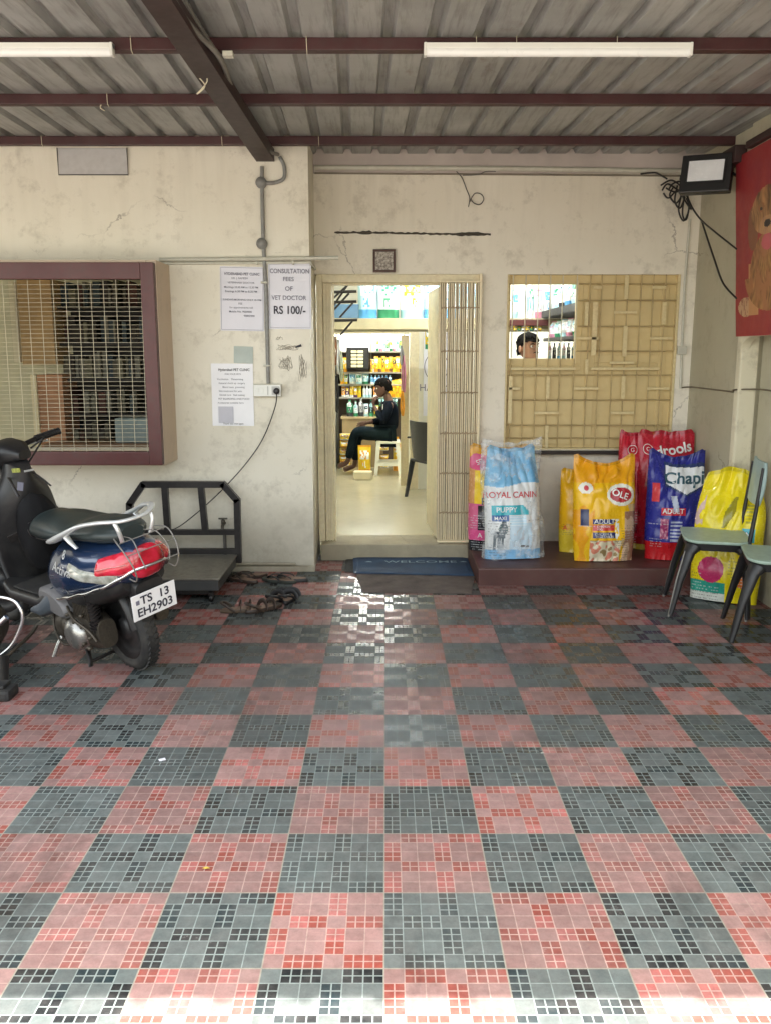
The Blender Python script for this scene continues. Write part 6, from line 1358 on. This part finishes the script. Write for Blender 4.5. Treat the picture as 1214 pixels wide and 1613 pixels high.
# hanging leads on the left jamb, pink lead on the right jamb
for k, (x0, y0_, y1_, c, lab) in enumerate(((528, 530, 575, BRN, 'brown lead hanging at the left edge of the doorway'), (533, 535, 590, WHT, 'white rope lead hanging inside the doorway at the left'), (537, 552, 600, (.55, .6, .45), 'pale green lead hanging inside the doorway at the left'), (530, 592, 650, DRK, 'dark chain lead hanging low at the left of the doorway'), (635, 560, 618, PNK, 'pink lead hanging on the right jamb of the inner door'), (632, 545, 575, (.3, .3, .3), 'grey lead hanging above the pink one'), (633, 615, 655, ORG, 'orange lead hanging under the pink one'))):
    Y = 9.8 if k < 4 else 9.84; mb = MB(); mb.tube(smooth_pts([at(x0, y0_, Y), at(x0 + 2.5, (y0_ + y1_) / 2, Y), at(x0 + 1, y1_, Y), at(x0 - 1.5, (y0_ + y1_) / 2 + 5, Y), at(x0, y0_, Y)], 6), .012, 6)
    tag(mb.build('pet_lead', mat('lead_%d' % k, c, .6, var=.3)), lab, 'lead')
# sacks and small bags on the floor round the stool
def fs(px0, px1, py0, Y, c, lab, k, grp='small yellow bags on the floor round the stool'): return good(px0, py0, px1, 748, Y, 'bag', c, lab, grp, 'bag', 'pet_food_bag', .16, SF, k)
fs(564, 584, 700, 10.95, (YEL, ORG, WHT), 'yellow bag standing between the feet and the stool', 1)
o = good(556, 735, 586, 748, 10.6, 'box', ((.72, .66, .48), (.72, .66, .48), (.72, .66, .48)), 'cream tub on the floor in front of the yellow bag', None, 'tub', 'tub', .2, SF, 3)
fs(619, 628, 695, 11.45, (YEL, ORG, WHT), 'yellow bag just right of the stool', 5); fs(628, 636, 705, 11.5, (ORG, YEL, WHT), 'orange bag farthest right beside the stool', 6)
for k in range(5): good(535, 738 - k * 11, 552, 748 - k * 11, 11.6, 'bag', ((YEL, WHT, BRN), (YEL, ORG, WHT))[k % 2], '%s yellow bag from the bottom, pile left of the seated person' % ords[k], 'pile of yellow bags left of the seated person', 'bag', 'pet_food_bag', .2, SF + .10 * k, k * 2)
for k in range(3): good(598, 741 - k * 13, 611, 748 - k * 13, 11.75, 'bag', ((YEL, WHT, BRN), (YEL, ORG, WHT))[k % 2], '%s yellow bag from the bottom of the pile behind the stool' % ords[k], 'pile of yellow bags behind the stool', 'bag', 'pet_food_bag', .2, SF + .12 * k, k * 2)
# white poster and yellow hanging thing on the inner wall, right
p = at(681, 590, PY - .01); po = empty('wall_poster', p, label='tall white poster with grey lettering on the inner wall of the shop', cat='poster')
a, b = at(666, 655, PY - .01), at(708, 520, PY - .01); rel(po, MB().box((a.x, PY - .008, a.z), (b.x, PY - .002, b.z)), 'sheet', M['paper'])
tv, tf = text2d('HAPPY PET', .11, bold=.002); pz_ = at(690, 611, PY); rel(po, MB().add([(x + pz_.x + .05, PY - .0095, y + pz_.z) for x, y in tv], tf), 'lettering', M['inkgrey'])
tv, tf = shape_ring(w=.06)(.14); pz_ = at(684, 578, PY); rel(po, MB().add([(x + pz_.x + .02, PY - .0095, y * 1.2 + pz_.z) for x, y in tv], tf), 'emblem', M['inkgrey'])
yh = good(669, 515, 678, 550, 9.5, 'bag', (YEL, GRN, WHT), 'yellow hanging packet high on the inner wall beside the white poster', None, 'packet', 'hanging_packet', .06, None, 2)
# dim back office seen through the left window mesh
def inroom(name, label, cat, parts, m_list):
    e = empty(name, parts[0][0], label=label, cat=cat)
    for (lo, hi, nm), m_ in zip([(p[1], p[2], p[3]) for p in parts], m_list): rel(e, MB().box(lo, hi, .004), nm, m_)
    return e
M['cup'] = mat('brown_cupboard', (.42, .27, .12), .5, var=.25); M['dkrack'] = mat('dark_rack', (.02, .016, .012), .6)
A0 = at(30, 440, 7.3); A1 = at(92, 575, 7.3)
inroom('cupboard', 'brown wooden cupboard door behind the wire mesh of the left window', 'cupboard', [(A0, (A0.x, 7.25, A1.z), (A1.x, 7.6, A0.z), 'cupboard_body'), (A0, (A0.x - .07, 7.24, A1.z + .02), (A0.x - .02, 7.3, A0.z - .02), 'edge_strip')], [M['cup'], M['wire']])
A0 = at(62, 590, 7.3); A1 = at(100, 705, 7.3)
inroom('cupboard', 'lower brown cupboard with a pale edge behind the left window', 'cupboard', [(A0, (A0.x, 7.25, -.0), (A1.x + .05, 7.6, A0.z), 'cupboard_body'), (A0, (A0.x - .05, 7.23, 0), (A0.x - .001, 7.35, A0.z), 'edge_strip')], [mat('russet_cupboard', (.42, .21, .11), .5, var=.2), M['cream']])
B0 = at(82, 455, 7.35); B1 = at(235, 700, 7.35)
rk = empty('file_rack', (B0.x, 7.6, 0), label='dark rack stuffed with files and papers behind the left window', cat='rack')
rel(rk, MB().box((B0.x, 7.75, 0), (B1.x + .3, 7.80, B0.z)), 'back_panel', M['dkrack'])
random.seed(3)
zz = .05
while zz < B0.z:
    rel(rk, MB().box((B0.x, 7.36, zz), (B1.x + .3, 7.75, zz + .02)), 'shelf', M['dkrack']); zz += .30
M['files'] = mat('faded_files', (.5, .5, .5), .7, attr=True); mb = MB(); zz = .071
while zz < B0.z - .1:
    x = B0.x + .02
    while x < B1.x + .25:
        w_ = random.uniform(.015, .06); h_ = random.uniform(.14, .24); c = random.choice(((.05, .04, .03), (.10, .09, .06), (.16, .15, .10), (.04, .06, .07), (.08, .03, .02), (.20, .19, .15))); 
        if random.random() < .8: mb.box((x, 7.42 + random.uniform(0, .1), zz), (x + w_, 7.7, zz + h_), 0, None, c)
        x += w_ + .004
    zz += .30
tag(rel(rk, mb, 'files', M['files']), kind='stuff')
bb = at(190, 672, 7.2); e = empty('office_box', (bb.x, 7.1, 0), label='pale blue box low on a table behind the left window', cat='box'); rel(e, MB().box((bb.x, 7.05, bb.z - .12), (bb.x + .35, 7.3, bb.z + .08), .01), 'box_body', mat('pale_blue_box', (.22, .28, .28), .5))
e = empty('office_table', (bb.x, 7.1, 0), label='low dark table under the pale blue box behind the left window', cat='table'); rel(e, MB().box((B0.x, 6.95, bb.z - .16), (B1.x + .3, 7.34, bb.z - .1201), .004), 'table_top', M['wood'])
for k in range(2): rel(e, MB().box((B0.x + .05 + k * 1.0, 7.0, .02), (B0.x + .10 + k * 1.0, 7.3, bb.z - .161)), 'leg', M['wood'])
# corner shop clutter outside: nothing else
for m_ in bpy.data.materials:
    if m_.name in ('black_hair', 'dark_navy_cloth', 'dark_denim', 'black_fabric'): m_.node_tree.nodes['Principled BSDF'].inputs['Specular IOR Level'].default_value = .12
# small fittings laid on the scooter's inner shield where its surface is
bpy.context.view_layer.update()
_dg = bpy.context.evaluated_depsgraph_get(); Ws = sc2.matrix_world.inverted()
def on_surface(px, py, w_, h_, m, name, d=.004, rot=0.0, txt=None):
    ok, loc, nrm, idx, ob, mw = S.ray_cast(_dg, Vector((0, 0, H)), ray(px, py).normalized())
    if not ok or ob.name.split('.')[0] not in ('leg_shield', 'handlebar_cowl', 'body_panel', 'seat', 'bag_body'): return
    q = nrm.to_track_quat('Y', 'Z').to_matrix().to_4x4(); Mx = Ws @ Matrix.Translation(loc) @ q @ Matrix.Rotation(rot, 4, 'Y')
    mb = MB()
    if txt: tv, tf = text2d(txt, h_, bold=.01); mb.add([Mx @ Vector((-x, d, y)) for x, y in tv], tf)
    else: mb.box((-w_ / 2, -.002, -h_ / 2), (w_ / 2, d, h_ / 2), .002, Mx)
    mb.build(name, m, sc2)
on_surface(26, 741, .055, .022, mat('yellow_green_label', (.35, .38, .08), .4, var=.5, scale=90), 'dash_sticker', rot=.1)
on_surface(46, 741, .05, .010, M['silver'], 'dash_sticker', rot=.1)
on_surface(33, 766, .03, .045, M['inkgrey'], 'key_cover', .006, rot=-.2)
on_surface(25, 845, .07, .04, M['blacksteel'], 'hook_cover', .008, rot=.4)
mb = MB(); mb.tube(smooth_pts([(.84, .10, .99), (.80, .16, 1.04), (.86, .20, 1.02), (.95, .10, .90), (.97, .06, .75)], 6), .005, 6); mb.tube(smooth_pts([(.86, -.12, .99), (.82, -.18, 1.03), (.90, -.20, 1.0), (.96, -.08, .85)], 6), .005, 6); mb.build('control_cable', M['blackcab'], sc2)
